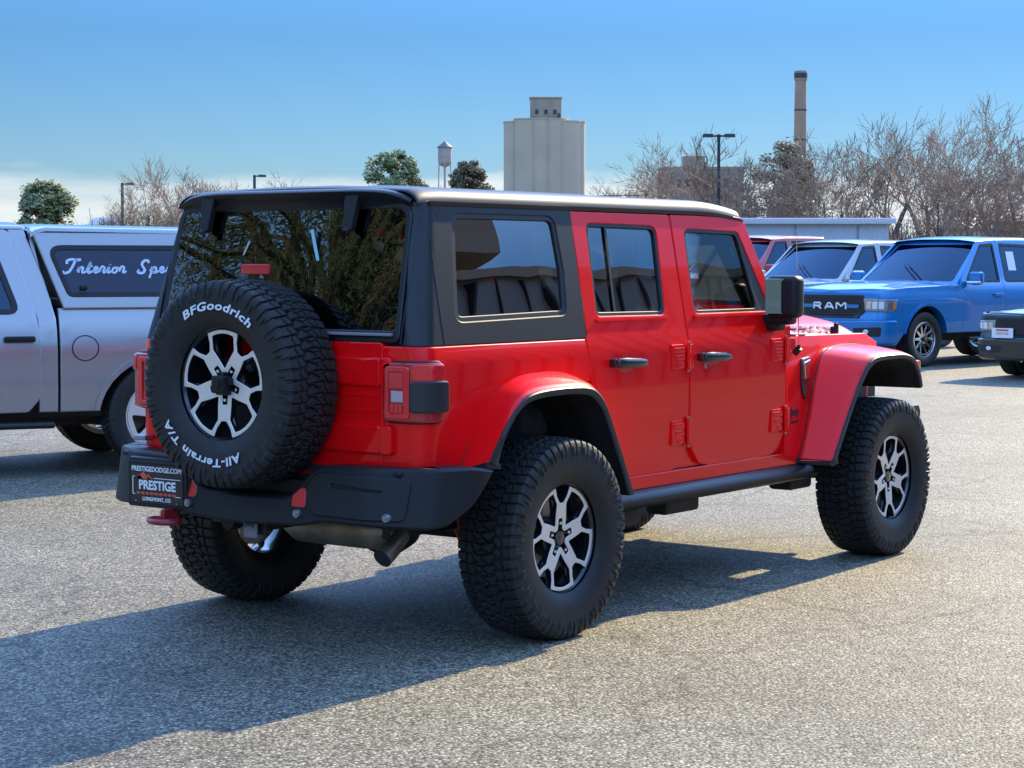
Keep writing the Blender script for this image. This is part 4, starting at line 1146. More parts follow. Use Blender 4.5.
        mb = MB(); panel(mb, o, [], W, .07, .04, .010, flip=fl); fe = add(mb, 'front_fender', paint)
        mb = MB(); ol = arch(wb, .515, .50, n=18)
        rings = [[W(x, z, 0.0), W(x, z, -.022), W(wb+(x-wb)*.93, .42+(z-.42)*.93, -.022), W(wb+(x-wb)*.93, .42+(z-.42)*.93, .12)] for x, z in ol]
        mb.loft(rings if fl else [r[::-1] for r in rings]); add(mb, 'wheel_arch_trim', paint if trim is None else trim)
        # head light
        hl = rpoly([(uf(.64, 1.), .84, .02), (4.42+D, .83, .03), (4.33+D, .99, .02), (uf(.62, 1.), 1.005, .01)])
        mb = MB(); panel(mb, hl, [], lambda u, v, d: W(u, v, d-.012), .04, .03, .008, flip=fl); h_ = add(mb, 'headlight', lampglass)
        for k in range(3):
            mb = MB(); cu_ = uf(.70+.085*k, 1.); panel(mb, rect(cu_-.030, .865, cu_+.030, .965, .012), [], lambda u, v, d: W(u, v, d-.017), .03, .01, .004, flip=fl); add(mb, 'lamp_module', lensw if k else chrome, h_)
        mb = MB(); panel(mb, rect(4.375+D, .865, 4.42+D, .955, .01), [], lambda u, v, d: W(u, v, d-.020), .04, .02, .005, flip=fl); add(mb, 'indicator', amber, h_)
        mb = MB(); panel(mb, offs(resample(hl, .05), .012), [], lambda u, v, d: W(u, v, d-.004), .05, .03, .005, flip=fl); add(mb, 'light_bezel', grillem, h_)
        # bumper moulding with fog lamp
        mb = MB(); panel(mb, rpoly([(uf(0, .6), .37), (uf(0, .6), .66), (4.38+D, .68, .03), (4.33+D, .42, .05), (4.40+D, .37, .03)]), [], lambda u, v, d: W(u, v, d-.035), .06, .05, .02, flip=fl); bp = add(mb, 'front_bumper', greyd if front == 'plain' else paint)
        mb = MB(); panel(mb, rpoly([(uf(.55, .6), .47, .02), (uf(.88, .6), .47, .02), (uf(.88, .6), .60, .02), (uf(.50, .6), .58, .02)]), [], lambda u, v, d: W(u, v, d-.040), .05, .02, .005, flip=fl); add(mb, 'fog_recess', grillem, bp)
        mb = MB(); panel(mb, circ(uf(.70, .6), .53, .032, 14), [], lambda u, v, d: W(u, v, d-.050), .05, .02, .005, flip=fl); add(mb, 'fog_lamp', lensw, bp)
        # mirror
        mb = MB(); mb.box((fx0-.16, -s*1.12, 1.30), (.12, .22, .20), .04); mb.box((fx0-.12, -s*1.0, 1.235), (.08, .16, .05), .015)
        m_ = add(mb, 'door_mirror', paint); mb = MB(); mb.box((fx0-.11, -s*1.12, 1.235), (.13, .21, .05), .015); add(mb, 'mirror_cap', chrome if front == 'ram' else seal, m_)
        # tail light
        mb = MB(); panel(mb, rpoly([(-1.08, .90, .02), (ur(.80, 1), .90, .02), (ur(.80, 1), 1.22, .02), (-1.08, 1.22, .02)]), [], lambda u, v, d: W(u, v, d-.01), .06, .02, .005, flip=fl); add(mb, 'tail_light', lens)
        # running board
        mb = MB(); mb.box((1.75+D/2, -s*.98, .40), (1.9+D, .16, .05), .02); add(mb, 'running_board', seal)
    # nose: grille
    Wc = carwrap(1, Xf, Xr, Y, rf, rr)
    def NG(u, v, d): 
        yy = u; return (Xf(v)-d+.06*(1-(yy/.7)**2), yy, v)
    mb = MB(); panel(mb, rpoly([(-.52, .735, .04), (.52, .735, .04), (.60, .84), (.57, 1.055, .03), (-.57, 1.055, .03), (-.60, .84)]), [], lambda u, v, d: NG(u, v, d-.015), .06, .03, .010); gr = add(mb, 'grille', grillem)
    for z in (.78, .82, .86, .94, .98, 1.02):
        mb = MB(); ribbon(mb, [(y, z) for y in np.linspace(-.50, .50, 12)], lambda u, v, d: NG(u, v, d-.016), .012, -.010); add(mb, 'grille_bar', grillem, gr)
    if front == 'ram':
        for y0, y1 in ((-.52, -.30), (.30, .52)):
            mb = MB(); ribbon(mb, [(y, .90) for y in np.linspace(y0, y1, 6)], lambda u, v, d: NG(u, v, d-.018), .05, -.016); add(mb, 'grille_bar', paint, gr)
        mb = MB(); cx = -.30
        for L3 in ([[(0, 0), (0, .9), (.72, .9), (.82, .72), (.72, .45), (.05, .45)], [(.42, .45), (.86, 0)]], [[(0, 0), (.38, .9), (.58, .9), (.96, 0)], [(.2, .32), (.76, .32)]], [[(0, 0), (0, .9), (.14, .9), (.5, .42), (.86, .9), (1.0, .9), (1.0, 0)]]):
            for st in L3: ribbon(mb, [(cx+x*.165, .858+y*.095) for x, y in st], lambda u, v, d: NG(u, v, d-.028), .027, -.006)
            cx += .215
        add(mb, 'grille_lettering', whitem, gr)
    # bonnet
    def HZ(x, y):
        t = (x-2.9-D)/1.7; q = abs(y)/.88
        z = 1.245-.06*t-.04*q**4-.09*max(0, t-.8)**2*10
        return z+.028*max(0, 1-(abs(y)/.55)**6)*min(1, (1-t)*4)*(1 if abs(y) < .55 else 0)
    mb = MB(); panel(mb, rpoly([(fx0+.12, -.905), (4.2+D, -.88), (4.46+D, -.80, .1), (4.60+D, -.40), (4.64+D, 0), (4.60+D, .40), (4.46+D, .80, .1), (4.2+D, .88), (fx0+.12, .905)]), [], lambda u, v, d: (u, v, HZ(u, v)-d), .08, .04, .015)
    add(mb, 'bonnet', paint)
    # windscreen with frame, roof, rear window
    def WSm(u, v, d): x = 3.00+D-.86*v-.10*(u/.85)**2*(1-v*.5); z = 1.225+.63*v; return (x-d*.6, u*(1-.20*v), z-d*.8)
    ho = rpoly([(-.86, .04, .06), (.86, .04, .06), (.87, .95, .06), (-.87, .95, .06)])
    mb = MB(); panel(mb, [(-.93, -.02), (.93, -.02), (.93, 1.04), (-.93, 1.04)], [ho], WSm, .09, .05, .008, back=True, mi_back=1); wf = add(mb, 'windscreen_frame', [paint, intr])
    mb = MB(); panel(mb, ho, [], lambda u, v, d: WSm(u, v, d+.01), .2, .004, .001); add(mb, 'windscreen', gcar, wf)
    for s in (1, -1):
        mb = MB(); mb.tube([WSm(-s*.05+.35, .02, -.02), WSm(-s*.05+.35-.55, .42, -.02)], .008, 5); add(mb, 'wiper', seal, wf)
    xr0 = BK+.13 if not suv else -1.05
    mb = MB(); rings = []
    for x in [xr0-.0, xr0+.03, xr0+.10]+list(np.linspace(xr0+.25, 2.05+D, 12))+[2.14+D, 2.20+D]:
        e0 = min(1, (x-xr0)/.10); e1 = min(1, (2.20+D-x)/.5)
        zt = 1.945-.05*(1-math.sin(e0*PI/2))-.05*(1-e1)**2
        rings.append([(x, y*(.775), zt-.045*abs(y)**3-(.02 if abs(y) == 1 else 0)) for y in (-1, -.985, -.95, -.85, -.6, -.3, 0, .3, .6, .85, .95, .985, 1)])
    mb.loft([r[::-1] for r in rings]); add(mb, 'roof', paint, angle=60)
    mb = MB(); 
    def RW(u, v, d): return (BK+.045+.17*(v-1.2)+d, u, v)
    if suv: RW = lambda u, v, d: (-1.22+(v-1.2)*.30+d, u, v)
    rh = rpoly([(-.70, 1.27, .05), (.70, 1.27, .05), (.62, 1.78, .05), (-.62, 1.78, .05)])
    panel(mb, [(-.93, 1.0 if not suv else 1.21), (.93, 1.0 if not suv else 1.21), (.90, 1.25), (.76, 1.89), (-.76, 1.89), (-.90, 1.25)], [rh], RW, .1, .03, .006, flip=True, back=True, mi_back=1); bw = add(mb, 'cab_back', [paint, intr])
    mb = MB(); panel(mb, rh, [], lambda u, v, d: RW(u, v, d+.01), .2, .004, .001, flip=True); add(mb, 'rear_window', gcar, bw)
    # bed floor, underbody, seats
    mb = MB(); mb.box((1.7+D/2, 0, .52), (5.5+D, 1.55, .16)); mb.box((1.5, .45, .42), (4.8+D, .08, .14)); mb.box((1.5, -.45, .42), (4.8+D, .08, .14))
    mb.tube([(0, -.85, .40), (0, .85, .40)], .06, 10); mb.tube([(wb, -.85, .40), (wb, .85, .40)], .05, 10)
    mb.box((4.3+D, 0, .75), (.3, 1.5, .5))
    for xx in (0, wb):
        for s in (1, -1): mb.box((xx, -s*.66, .80), (1.05, .03, .46))
        mb.box((xx, 0, .955), (1.05, 1.9, .02))
    add(mb, 'underbody', darks)
    if not suv:
        mb = MB(); mb.box((-.30, 0, .80), (1.7, 1.7, .05)); add(mb, 'bed_floor', darks)
    for x in (1.25, 2.15+D):
        for y in (-.42, .42):
            mb = MB(); mb.box((x, y, .95), (.5, .5, .2), .05); mb.box((x-.22, y, 1.28), (.15, .48, .60), .05); mb.box((x-.25, y, 1.62), (.1, .26, .16), .03); add(mb, 'seat', seatm)
    mb = MB(); mb.box((2.78+D, 0, 1.1), (.4, 1.6, .25), .06); add(mb, 'dashboard', intr)
    if topper:
        TY = lambda z, u=0: .955-(z-1.28)*.20-.0*u
        TX = carwrap
        for s in (1, -1):
            Wt = carwrap(s, lambda z: .80+(z-1.28)*.34, lambda z: -1.20+(z-1.28)*.10, TY, .06, .08)
            ufr = lambda y, z: .80+(z-1.28)*.34-.06+.06*PI/2+(TY(z)-.06-y); urr = lambda y, z: -1.20+(z-1.28)*.10+.08-(.08*PI/2+(TY(z)-.08-y))
            win = rpoly([(.665, 1.375, .05), (-.92, 1.375, .05), (-.90, 1.745, .06), (.80, 1.745, .07)])
            mb = MB(); panel(mb, [(.705, 1.285), (.895, 1.85), (-1.0, 1.85), (urr(0, 1.85), 1.85), (urr(0, 1.30), 1.285)], [win], Wt, .030, .03, .010, flip=s < 0)
            tp = add(mb, 'canopy_side', paint)
            mb = MB(); r_ = resample(win, .06); 
            if area(r_) < 0: r_ = r_[::-1]
            panel(mb, offs(r_, .010), [offs(r_, -.020)], lambda u, v, d: Wt(u, v, d-.004), .07, .02, .004, flip=s < 0); fr_ = add(mb, 'window_frame', seal, tp)
            mb = MB(); panel(mb, offs(r_, 0), [], lambda u, v, d: Wt(u, v, d+.006), .1, .006, .001, flip=s < 0); tw_ = add(mb, 'side_window', tint_m, tp)
            mb = MB(); p = Wt(.56, 1.435, 0); mb.box((p[0], p[1]-s*.012, 1.435), (.05, .03, .03), .006); add(mb, 'window_latch', seal, tp)
            if s < 0:
                canopy_script(add, Wt, tp)
        mb = MB(); mb.add([(.705, -.93, 1.285), (.705, .93, 1.285), (.895, .83, 1.86), (.895, -.83, 1.86)], [(0, 1, 2, 3)]); add(mb, 'canopy_front', paint)
        mb = MB(); rings = []
        for x in (-1.13, -1.10, -1.0, -.5, 0, .5, .81, .88, .92):
            e = min(1, (x+1.13)/.12, (.92-x)/.10); zt = 1.925-.05*(1-math.sin(e*PI/2))-.014*(.5-x)
            rings.append([(x, y*(.845), zt-.04*abs(y)**4-(.025 if abs(y) == 1 else 0)) for y in (-1, -.985, -.95, -.85, -.6, -.3, 0, .3, .6, .85, .95, .985, 1)])
        mb.loft([r[::-1] for r in rings]); add(mb, 'canopy_roof', paint, angle=60)
    for x in (0, wb):
        for s in (1, -1): street_wheel(T, x, s*.84*ky, 10 if wheelstyle else 6, wheelstyle, wmat, .345 if kz < .9 else wrad)
    T.location = loc; T.rotation_euler = (0, 0, rz)
    return T, add, Y
# hand drawn script lettering, one stroke list per letter (x, y in letter heights)
SCRIPT = {
 'I': (1.0, [[(.05, .12), (.0, .02), (.15, -.03), (.40, .10), (.62, .55), (.78, .98), (.95, 1.08)], [(.20, .70), (.22, .95), (.50, 1.08), (.95, 1.02), (1.15, 1.10)]]),
 'n': (.62, [[(-.05, .1), (.10, .45), (.02, 0)], [(.06, .22), (.22, .45), (.34, .38), (.28, .05), (.38, .0), (.62, .15)]]),
 't': (.42, [[(-.05, .12), (.22, .85), (.08, .05), (.18, .0), (.40, .15)], [(.02, .52), (.36, .54)]]),
 'e': (.48, [[(-.02, .12), (.28, .28), (.26, .45), (.12, .42), (.05, .15), (.18, .0), (.46, .15)]]),
 'r': (.48, [[(-.05, .1), (.12, .50), (.30, .40), (.22, .08), (.30, .0), (.46, .14)]]),
 'i': (.34, [[(-.05, .1), (.14, .45), (.06, .05), (.14, .0), (.33, .14)], [(.20, .64), (.22, .68)]]),
 'o': (.55, [[(.30, .42), (.10, .36), (.04, .08), (.18, -.01), (.34, .12), (.32, .40), (.52, .34)]]),
 'S': (.95, [[(.0, .14), (.10, -.02), (.38, -.02), (.52, .20), (.38, .48), (.30, .72), (.48, .98), (.72, .98), (.74, .78)], [(.02, .14), (.14, .2)]]),
 'p': (.60, [[(-.05, .1), (.12, .46), (-.08, -.45)], [(.06, .2), (.22, .44), (.38, .36), (.30, .06), (.12, .02), (.30, -.02), (.58, .15)]]),
 'c': (.46, [[(.30, .36), (.18, .44), (.05, .2), (.12, .0), (.26, .0), (.44, .15)]]),
}
def canopy_script(add, Wt, par):
    mb = MB(); H = .094; x = 0
    for ch in 'Interior  Spec':
        if ch == ' ': x += .38; continue
        w_, st = SCRIPT[ch]
        for L in st:
            P_ = [Vector(p) for p in L]; out = []
            for i in range(len(P_)-1):
                p0 = P_[max(i-1, 0)]; p1 = P_[i]; p2 = P_[i+1]; p3 = P_[min(i+2, len(P_)-1)]
                for q in range(5):
                    t = q/5; out.append(.5*((2*p1)+(p2-p0)*t+(2*p0-5*p1+4*p2-p3)*t*t+(3*p1-p0-3*p2+p3)*t**3))
            out.append(P_[-1])
            path = [(.70-(x+p.x+.10*p.y)*H*1.12, 1.548+p.y*H) for p in out]
            ribbon(mb, path, lambda u, v, d: Wt(u, v, d-.0), .015 if ch not in 'IS' else .019, -.003)
        x += w_
    add(mb, 'script_lettering', scriptm, par)
scriptm = P('script_vinyl', (.55, .68, .80), .5)

# silver truck with canopy behind the off-roader, nose out of frame to the left
hd = R(152)
pw = at(163, 463, 14.95)
def place_by(local, target, rz):
    c, s_ = math.cos(rz), math.sin(rz)
    return (target[0]-(local[0]*c-local[1]*s_), target[1]-(local[0]*s_+local[1]*c), 0)
loc = place_by((0, .97), (pw.x, pw.y), hd)
ST, add_, Y_ = truck('pickup_truck', silverp, 'silver pickup truck with a matching canopy and script lettering on its dark side window', 'pickup', loc, hd, wb=3.7, topper=True, trim=silverp, kz=.942, wrad=.41)
# fuel filler door, bed moulding and badge on the side we see (left side of the truck, s = -1)
Wl = carwrap(-1, lambda z: 4.6, lambda z: -1.22, Y_, .22, .07)
mb = MB(); ribbon(mb, circ(.57, .975, .095, 30), Wl, .009, -.0015, closed=True); add_(mb, 'fuel_door', seal)
mb = MB(); p = Wl(.93, 1.215, 0); mb.box((1.12, p[1]+.004, 1.20), (.13, .006, .014), .002); add_(mb, 'badge', seal)

# blue pickup facing us
hb = R(168)
p_ = at(925, 369, 30.0)
loc = place_by((3.67, .97), (p_.x, p_.y), hb)
BT, add2, Y2 = truck('pickup_truck', bluep, 'bright blue pickup with a wide black grille, parked nose forward at the right', 'pickup', loc, hb, front='ram', wheelstyle=1, wmat=chrome, trim=bluep, K=.60, BK=.42, B=1.72)
mb = MB(); 
Wb = carwrap(-1, lambda z: 4.6, lambda z: -1.22, Y2, .22, .07)
put_text(mb, 'RAM 1500', .07, lambda x, y, z: (2.45-x, .99+z, .72+y), offset=.001); add2(mb, 'badge', chrome)
mb = MB(); mb.box((1.40, .855, 1.56), (.20, .004, .30), .001, rot=Matrix.Rotation(R(14), 4, 'X')); add2(mb, 'window_sticker', whitem)
# pale silver pickup behind it
p2 = at(812, 330, 34.5)
loc = place_by((3.67, .97), (p2.x, p2.y), hb)
truck('pickup_truck', palep, 'pale silver pickup half hidden between the red off-roader and the blue pickup', 'pickup', loc, hb, front='plain', trim=palep, K=.60, BK=.42, B=1.72)
# maroon vehicle behind, side on
p3 = at(728, 330, 39)
loc = place_by((3.67, .97), (p3.x, p3.y), hb)
truck('pickup_truck', maroon, 'tall dark red pickup whose roof shows between the off-roader mirror and the pale pickup', 'pickup', loc, hb, front='dark', trim=maroon, kz=1.07, K=.60, BK=.42, B=1.72)
# black sedan at the right edge
hs_ = R(172)
p4 = at(977, 380, 27.3)
loc = place_by((3.95, -.88), (p4.x, p4.y), hs_)
BS, add4, Y4 = truck('sedan', bpaint, 'glossy black saloon with a dealer plate on its nose at the right border', 'car', loc, hs_, wb=3.10, kz=.765, ky=.93, suv=True, trim=bpaint, wmat=wblack, front='dark')
mb = MB(); mb.box((4.125, -.43, .80), (.012, .34, .17), .003); pl4 = add4(mb, 'licence_plate', whitem)
mb = MB(); put_text(mb, 'PRESTIGE', .05, lambda x, y, z: (4.133+z, -.43+x, .775+y)); mb.box((4.133, -.43, .85), (.002, .20, .03)); add4(mb, 'plate_lettering', orangem, pl4)
# three more of the dealer's cars, off to the sides, are not in the photograph and are left out

# ------------------------------------------------------------------ lamp posts
lampm = P('lamp_post_dark', (.018, .035, .045), .45, .3)
lampg = P('lamp_post_green', (.035, .075, .075), .45, .3)
def lamp(px, ytop, d, heads, label, m, w_=.075):
    x, y, _ = gpos(px, d); h = (262-ytop)/2040*d+1.54
    t = empty('lamp_post', (x, y, 0), VAZ-PI/2); tag(t, label, 'lamp post', 'parking lot lamp posts')
    mb = MB(); mb.box((0, 0, .4), (.55, .55, .8), .04); mb.build('base', P_conc, t)
    mb = MB(); mb.tube([(0, 0, .8), (0, 0, h-.05)], [w_*1.1, w_], 10); mb.build('pole', m, t)
    for s in heads:
        mb = MB(); mb.box((s*.22, 0, h-.12), (.40, .08, .08), .01); a = mb.build('arm', m, t)
        mb = MB(); mb.box((s*.50, 0, h-.10), (.52, .34, .16), .03, taper=(.9, .9)); hh = mb.build('lamp_head', m, t)
        mb = MB(); mb.box((s*.50, 0, h-.185), (.40, .26, .012), .003); mb.build('lens', lensw, hh)
P_conc = P('concrete', (.32, .30, .27), .85, noise=(3, (.24, .225, .20), .2), bump=(40, .3, .004))
lamp(718, 134, 95, (-1, 1), 'tall dark lamp post with two heads beside the factory block', lampm)
lamp(123, 183, 130, (1,), 'thin green lamp post with one head behind the silver truck', lampg, .09)
lamp(255, 175, 130, (1,), 'lamp post whose single head just clears the off-roader roof', lampg, .09)

# ------------------------------------------------------------------ far industry
silo_m = P('silo_concrete', (.56, .45, .30), .9, noise=(.12, (.45, .37, .26), .22), bump=(1.5, .2, .05))
head_m = P('headhouse_concrete', (.42, .34, .23), .9, noise=(.25, (.26, .21, .15), .2))
brick_m = P('chimney_brick', (.40, .27, .17), .9, noise=(.3, (.30, .20, .13), .2))
dark_w = P('dark_window', (.04, .045, .05), .3)
def far(px, d): p = gpos(px, d); return p
d = 500; x, y, _ = far(545, d); gse = empty('grain_silo', (x, y, 0), VAZ-PI/2); tag(gse, 'large pale concrete grain elevator with a square head house on its roof', 'grain elevator')
H = (262-122)/2040*d+1.5; r_ = 3.2
for row in range(2):
    for k, xx in enumerate((-8.0+.05, -4.6, -1.2, 2.4, 5.6, 7.6)):
        mb = MB(); rr_ = 2.2 if k in (0, 5) else 3.1
        hh = H+(0.6 if k in (1, 2, 3) else 0)
        mb.lathe([(rr_, -1), (rr_, hh-.3), (rr_+.12, hh-.3), (rr_+.12, hh), (0, hh)], (xx if k not in (0, 5) else xx, row*5.0+(1.2 if k in (0, 5) else 0), 0), axis=2, n=28); mb.build('silo', silo_m, gse)
mb = MB(); mb.box((-.3, 5, H/2), (18.6, 6, H)); mb.build('silo_block', silo_m, gse)
hx = ((530+561)/2-545)/2040*d; wv = 31/2040*d; h2 = (262-99)/2040*d+1.5
mb = MB(); mb.box((hx, 2, (H+h2)/2), (wv, 6, h2-H), .05); mb.box((hx, 2, h2), (wv+.4, 6.4, .4), .05); hhs = mb.build('head_house', head_m, gse)
for xx in (-2.2, 0, 2.2):
    mb = MB(); mb.box((hx+xx, -1.05, H+2.2), (.8, .1, 1.1)); mb.build('window', dark_w, hhs)
mb = MB(); mb.tube([(hx+wv/2-.6, -1.8, H-2), (hx+wv/2-.6, -1.8, H+1.8)], .35, 8); mb.build('conveyor_leg', dark_w, gse)
# chimney
d = 450; x, y, _ = far(799, d); h = (262-72)/2040*d+1.5
ch = empty('chimney', (x, y, 0)); tag(ch, 'tall tapering brick smokestack rising above the dark bare trees', 'chimney')
mb = MB(); mb.lathe([(1.75, 0), (1.42, h*.6), (1.25, h-2.2), (1.42, h-2.0), (1.42, h-.3), (1.36, h), (1.1, h), (1.1, h-3)], axis=2, n=32); mb.build('stack', brick_m, ch)
mb = MB(); mb.lathe([(1.46, h-1.6), (1.46, h-.5)], axis=2, n=32); mb.build('cap_band', dark_w, ch)
for k in range(5):
    mb = MB(); zz = h*(.2+.15*k); rz_ = 1.75-(.33*(zz/(h*.6)) if zz < h*.6 else .33+.17*((zz-h*.6)/(h*.4))); mb.lathe([(rz_+.06, zz), (rz_+.06, zz+.3)], axis=2, n=32); mb.build('iron_band', dark_w, ch)
# factory block behind the trees
fm = P('factory_brick', (.36, .27, .185), .9, noise=(.1, (.28, .215, .155), .25))
d = 430; x, y, _ = far(702, d); fb = empty('factory_building', (x, y, 0), VAZ-PI/2); tag(fb, 'tan factory block with a raised middle tower behind the two-headed lamp post', 'factory')
h1 = (262-168)/2040*d+1.5; h2 = (262-157)/2040*d+1.5
mb = MB(); mb.box((0, 5, h1/2), (82/2040*d, 10, h1), .05); mb.box((0, 5, h1), (82/2040*d+.3, 10.3, .5)); wl = mb.build('wall', fm, fb)
for k in range(9):
    mb = MB(); mb.box((-8+k*2, -.15, h1/2), (.35, .3, h1-.6)); mb.build('pilaster', fm, wl)
for r0 in range(3):
    for k in range(8):
        mb = MB(); mb.box((-7+k*2, -.02, h1-3.2-4.5*r0), (.9, .1, 1.9)); mb.build('window', dark_w, wl)
mb = MB(); mb.box((-1.6, 4, (h1+h2)/2), (21/2040*d, 6, h2-h1+.5), .05); mb.build('tower', fm, fb)
# water tower
wt_m = P('water_tower_steel', (.42, .36, .32), .6, noise=(.4, (.30, .22, .18), .2))
wr_m = P('water_tower_roof', (.13, .12, .12), .6)
d = 600; x, y, _ = far(445, d); wt = empty('water_tower', (x, y, 0), VAZ); tag(wt, 'small water tower on legs with a cone roof between two evergreens', 'water tower')
zt = (262-148)/2040*d+1.5; zb = (262-162)/2040*d+1.5; rt = 2.05
mb = MB(); mb.lathe([(rt, zt), (rt, zb)]+[(rt*math.cos(a), zb-1.6*math.sin(a)) for a in np.linspace(0, PI/2, 8)], axis=2, n=32); tk = mb.build('tank', wt_m, wt)
mb = MB(); mb.lathe([(rt+.3, zt-.1), (rt+.3, zt+.05), (0, zt+1.9)], axis=2, n=32); mb.build('cone_roof', wr_m, wt)
for k in range(6):
    a = k*PI/3; mb = MB(); mb.tube([(rt*1.35*math.cos(a), rt*1.35*math.sin(a), 0), (rt*.95*math.cos(a), rt*.95*math.sin(a), zb)], .16, 6); mb.build('leg', wt_m, wt)
mb = MB(); mb.tube([(0, 0, 0), (0, 0, zb-1.4)], .35, 8); mb.build('riser_pipe', wt_m, wt)
for z in (zb*.35, zb*.68):
    mb = MB(); rr_ = rt*(1.35-.4*z/zb); mb.tube([(rr_*math.cos(k*PI/3), rr_*math.sin(k*PI/3), z) for k in range(7)], .08, 5, cap=False); mb.build('brace_ring', wt_m, wt)
# long low metal building
cm = bpy.data.materials.new('corrugated_metal'); cm.use_nodes = True; t = cm.node_tree; b = t.nodes['Principled BSDF']
b.inputs['Base Color'].default_value = (.42, .47, .53, 1); b.inputs['Roughness'].default_value = .45
tcn = t.nodes.new('ShaderNodeTexCoord'); wv = t.nodes.new('ShaderNodeTexWave'); wv.inputs['Scale'].default_value = 3.0; wv.bands_direction = 'X'
bb = t.nodes.new('ShaderNodeBump'); bb.inputs['Strength'].default_value = .6; bb.inputs['Distance'].default_value = .03
t.links.new(tcn.outputs['Object'], wv.inputs[0]); t.links.new(wv.outputs['Fac'], bb.inputs['Height']); t.links.new(bb.outputs[0], b.inputs['Normal'])
MATS['corr'] = cm
roofm = P('pale_roof_metal', (.55, .57, .60), .4, .2)
d = 66; x, y, _ = far(770, d); lb = empty('warehouse', (x, y, 0), VAZ-PI/2-R(3)); tag(lb, 'long low pale blue-grey metal building in front of the bare trees', 'building')
h = (262-221)/2040*d+1.5; L_ = 8.0
mb = MB(); mb.box((-.2, 4, h/2), (L_, 8, h)); wl = mb.build('wall', cm, lb)
mb = MB(); mb.box((-.2, 4, h+.06), (L_+.4, 8.5, .14), .02); mb.box((-.2, -.22, h+.0), (L_+.4, .04, .10)); mb.build('roof', roofm, lb)
for k in range(4):
    mb = MB(); mb.box((-3.2+k*2, -.012, h/2), (.05, .03, h-.2)); mb.build('downpipe', greyd, wl)
mb = MB(); mb.box((2.0, -.02, 1.05), (.95, .05, 2.1), .01); dr = mb.build('door', greyd, lb)
mb = MB(); mb.tube([(2.32, -.06, 1.0), (2.32, -.10, 1.0)], .03, 8); mb.build('handle', bolt, dr)
# small buildings on the horizon
def hut(px, d, wpx, ytop, wallc, roofc, label, depth=8):
    x, y, _ = far(px, d); t = empty('building', (x, y, 0), VAZ-PI/2); tag(t, label, 'building')
    h = (262-ytop)/2040*d+1.5; w_ = wpx/2040*d
    mb = MB(); mb.box((0, depth/2, h*.42), (w_, depth, h*.84)); wl = mb.build('wall', wallc, t)
    mb = MB(); o = w_/2+.3; mb.add([(-o, -.3, h*.84), (o, -.3, h*.84), (o, depth+.3, h*.84), (-o, depth+.3, h*.84), (-o, depth/2, h), (o, depth/2, h)], [(0, 1, 5, 4), (2, 3, 4, 5), (1, 2, 5), (3, 0, 4), (0, 3, 2, 1)]); mb.build('roof', roofc, t, smooth=False)
    n = max(2, int(w_/3))
    for k in range(n):
        mb = MB(); mb.box((-w_/2+w_*(k+.5)/n, -.02, h*.45), (.9, .06, 1.0)); mb.build('window', dark_w, wl)
creamw = P('cream_wall', (.62, .58, .50), .8); bluer = P('blue_roof', (.16, .24, .33), .6); brownr = P('brown_roof', (.16, .11, .09), .8)
hut(101, 210, 24, 217, creamw, bluer, 'small far building with a grey-blue roof left of the green lamp post')
hut(172, 230, 36, 221, P('grey_wall', (.35, .36, .38), .8), bluer, 'low grey shed under the bare trees beside the off-roader')
hut(981, 100, 16, 214, creamw, creamw, 'narrow cream gable seen through the bare trees at the right')
hut(1010, 120, 50, 207, P('terracotta_wall', (.24, .12, .09), .85), brownr, 'rust coloured building behind the trees at the right edge')

# ------------------------------------------------------------------ trees
bark = P('bark', (.075, .060, .050), .9, noise=(2, (.11, .09, .075), .2))
barkp = P('twig_bark', (.24, .172, .125), .9)
barkl = P('pale_twig_bark', (.19, .14, .105), .9)
def bare_meshes(seed, h=9., spread=1., levels=6, tw=.011, nb=1):
    rnd = random.Random(seed); segs = [[], []]
    def br(p, d, L, r, lv, top):
        n = 3 if lv > 2 else 4; pts = [p]; rs = [r]; q = p
        for i in range(n):
            d = (d+Vector((rnd.uniform(-1, 1), rnd.uniform(-1, 1), rnd.uniform(-.5, .8)))*(.13 if lv < 2 else .22)).normalized()
            q = q+d*(L/n); pts.append(q); rs.append(r*(1-.42*(i+1)/n))
        segs[0 if lv <= 1 else 1].append((pts, rs, 6 if lv < 2 else 3))
        if lv >= levels: return
        k = rnd.choice((2, 3, 3)) if lv < 2 else rnd.choice((3, 3, 4))
        for j in range(k+(1 if lv == 0 else 0)):
            f = 1.0 if j == 0 else rnd.uniform(.35, .98); i = min(n-1, int(f*n)); b = pts[i].lerp(pts[i+1], f*n-i) if i < n else pts[-1]
            ax = d.orthogonal().normalized(); ax.rotate(Matrix.Rotation(rnd.uniform(0, 2*PI), 3, d))
            ang = rnd.uniform(.30, .80)*spread*(.50 if j == 0 else 1.15)
            nd = (d*math.cos(ang)+ax*math.sin(ang)); nd.z += .05+.04*lv/6; nd.normalize()
            br(b, nd, L*rnd.uniform(.58, .84), max(tw, rs[i]*rnd.uniform(.48, .70)), lv+1, top)
    for b in range(nb):
        a = rnd.uniform(0, 2*PI); lean_ = .0 if nb == 1 else .35
        br(Vector((0, 0, -.1)), Vector((math.cos(a)*lean_, math.sin(a)*lean_, 1)).normalized(), h*.27, h*(.026 if nb == 1 else .018), 0, h)
    out = []
    for k in (0, 1):
        mb = MB()
        for pts, rs, n in segs[k]: mb.tube(pts, rs, n, cap=False)
        me = bpy.data.meshes.new('branches'); me.from_pydata(mb.v, [], mb.f); me.materials.append(bark if k == 0 else barkp)
        me.polygons.foreach_set('use_smooth', [True]*len(mb.f)); me.update(); out.append(me)
    zmax = max(v.co.z for v in out[1].vertices)
    return out, zmax
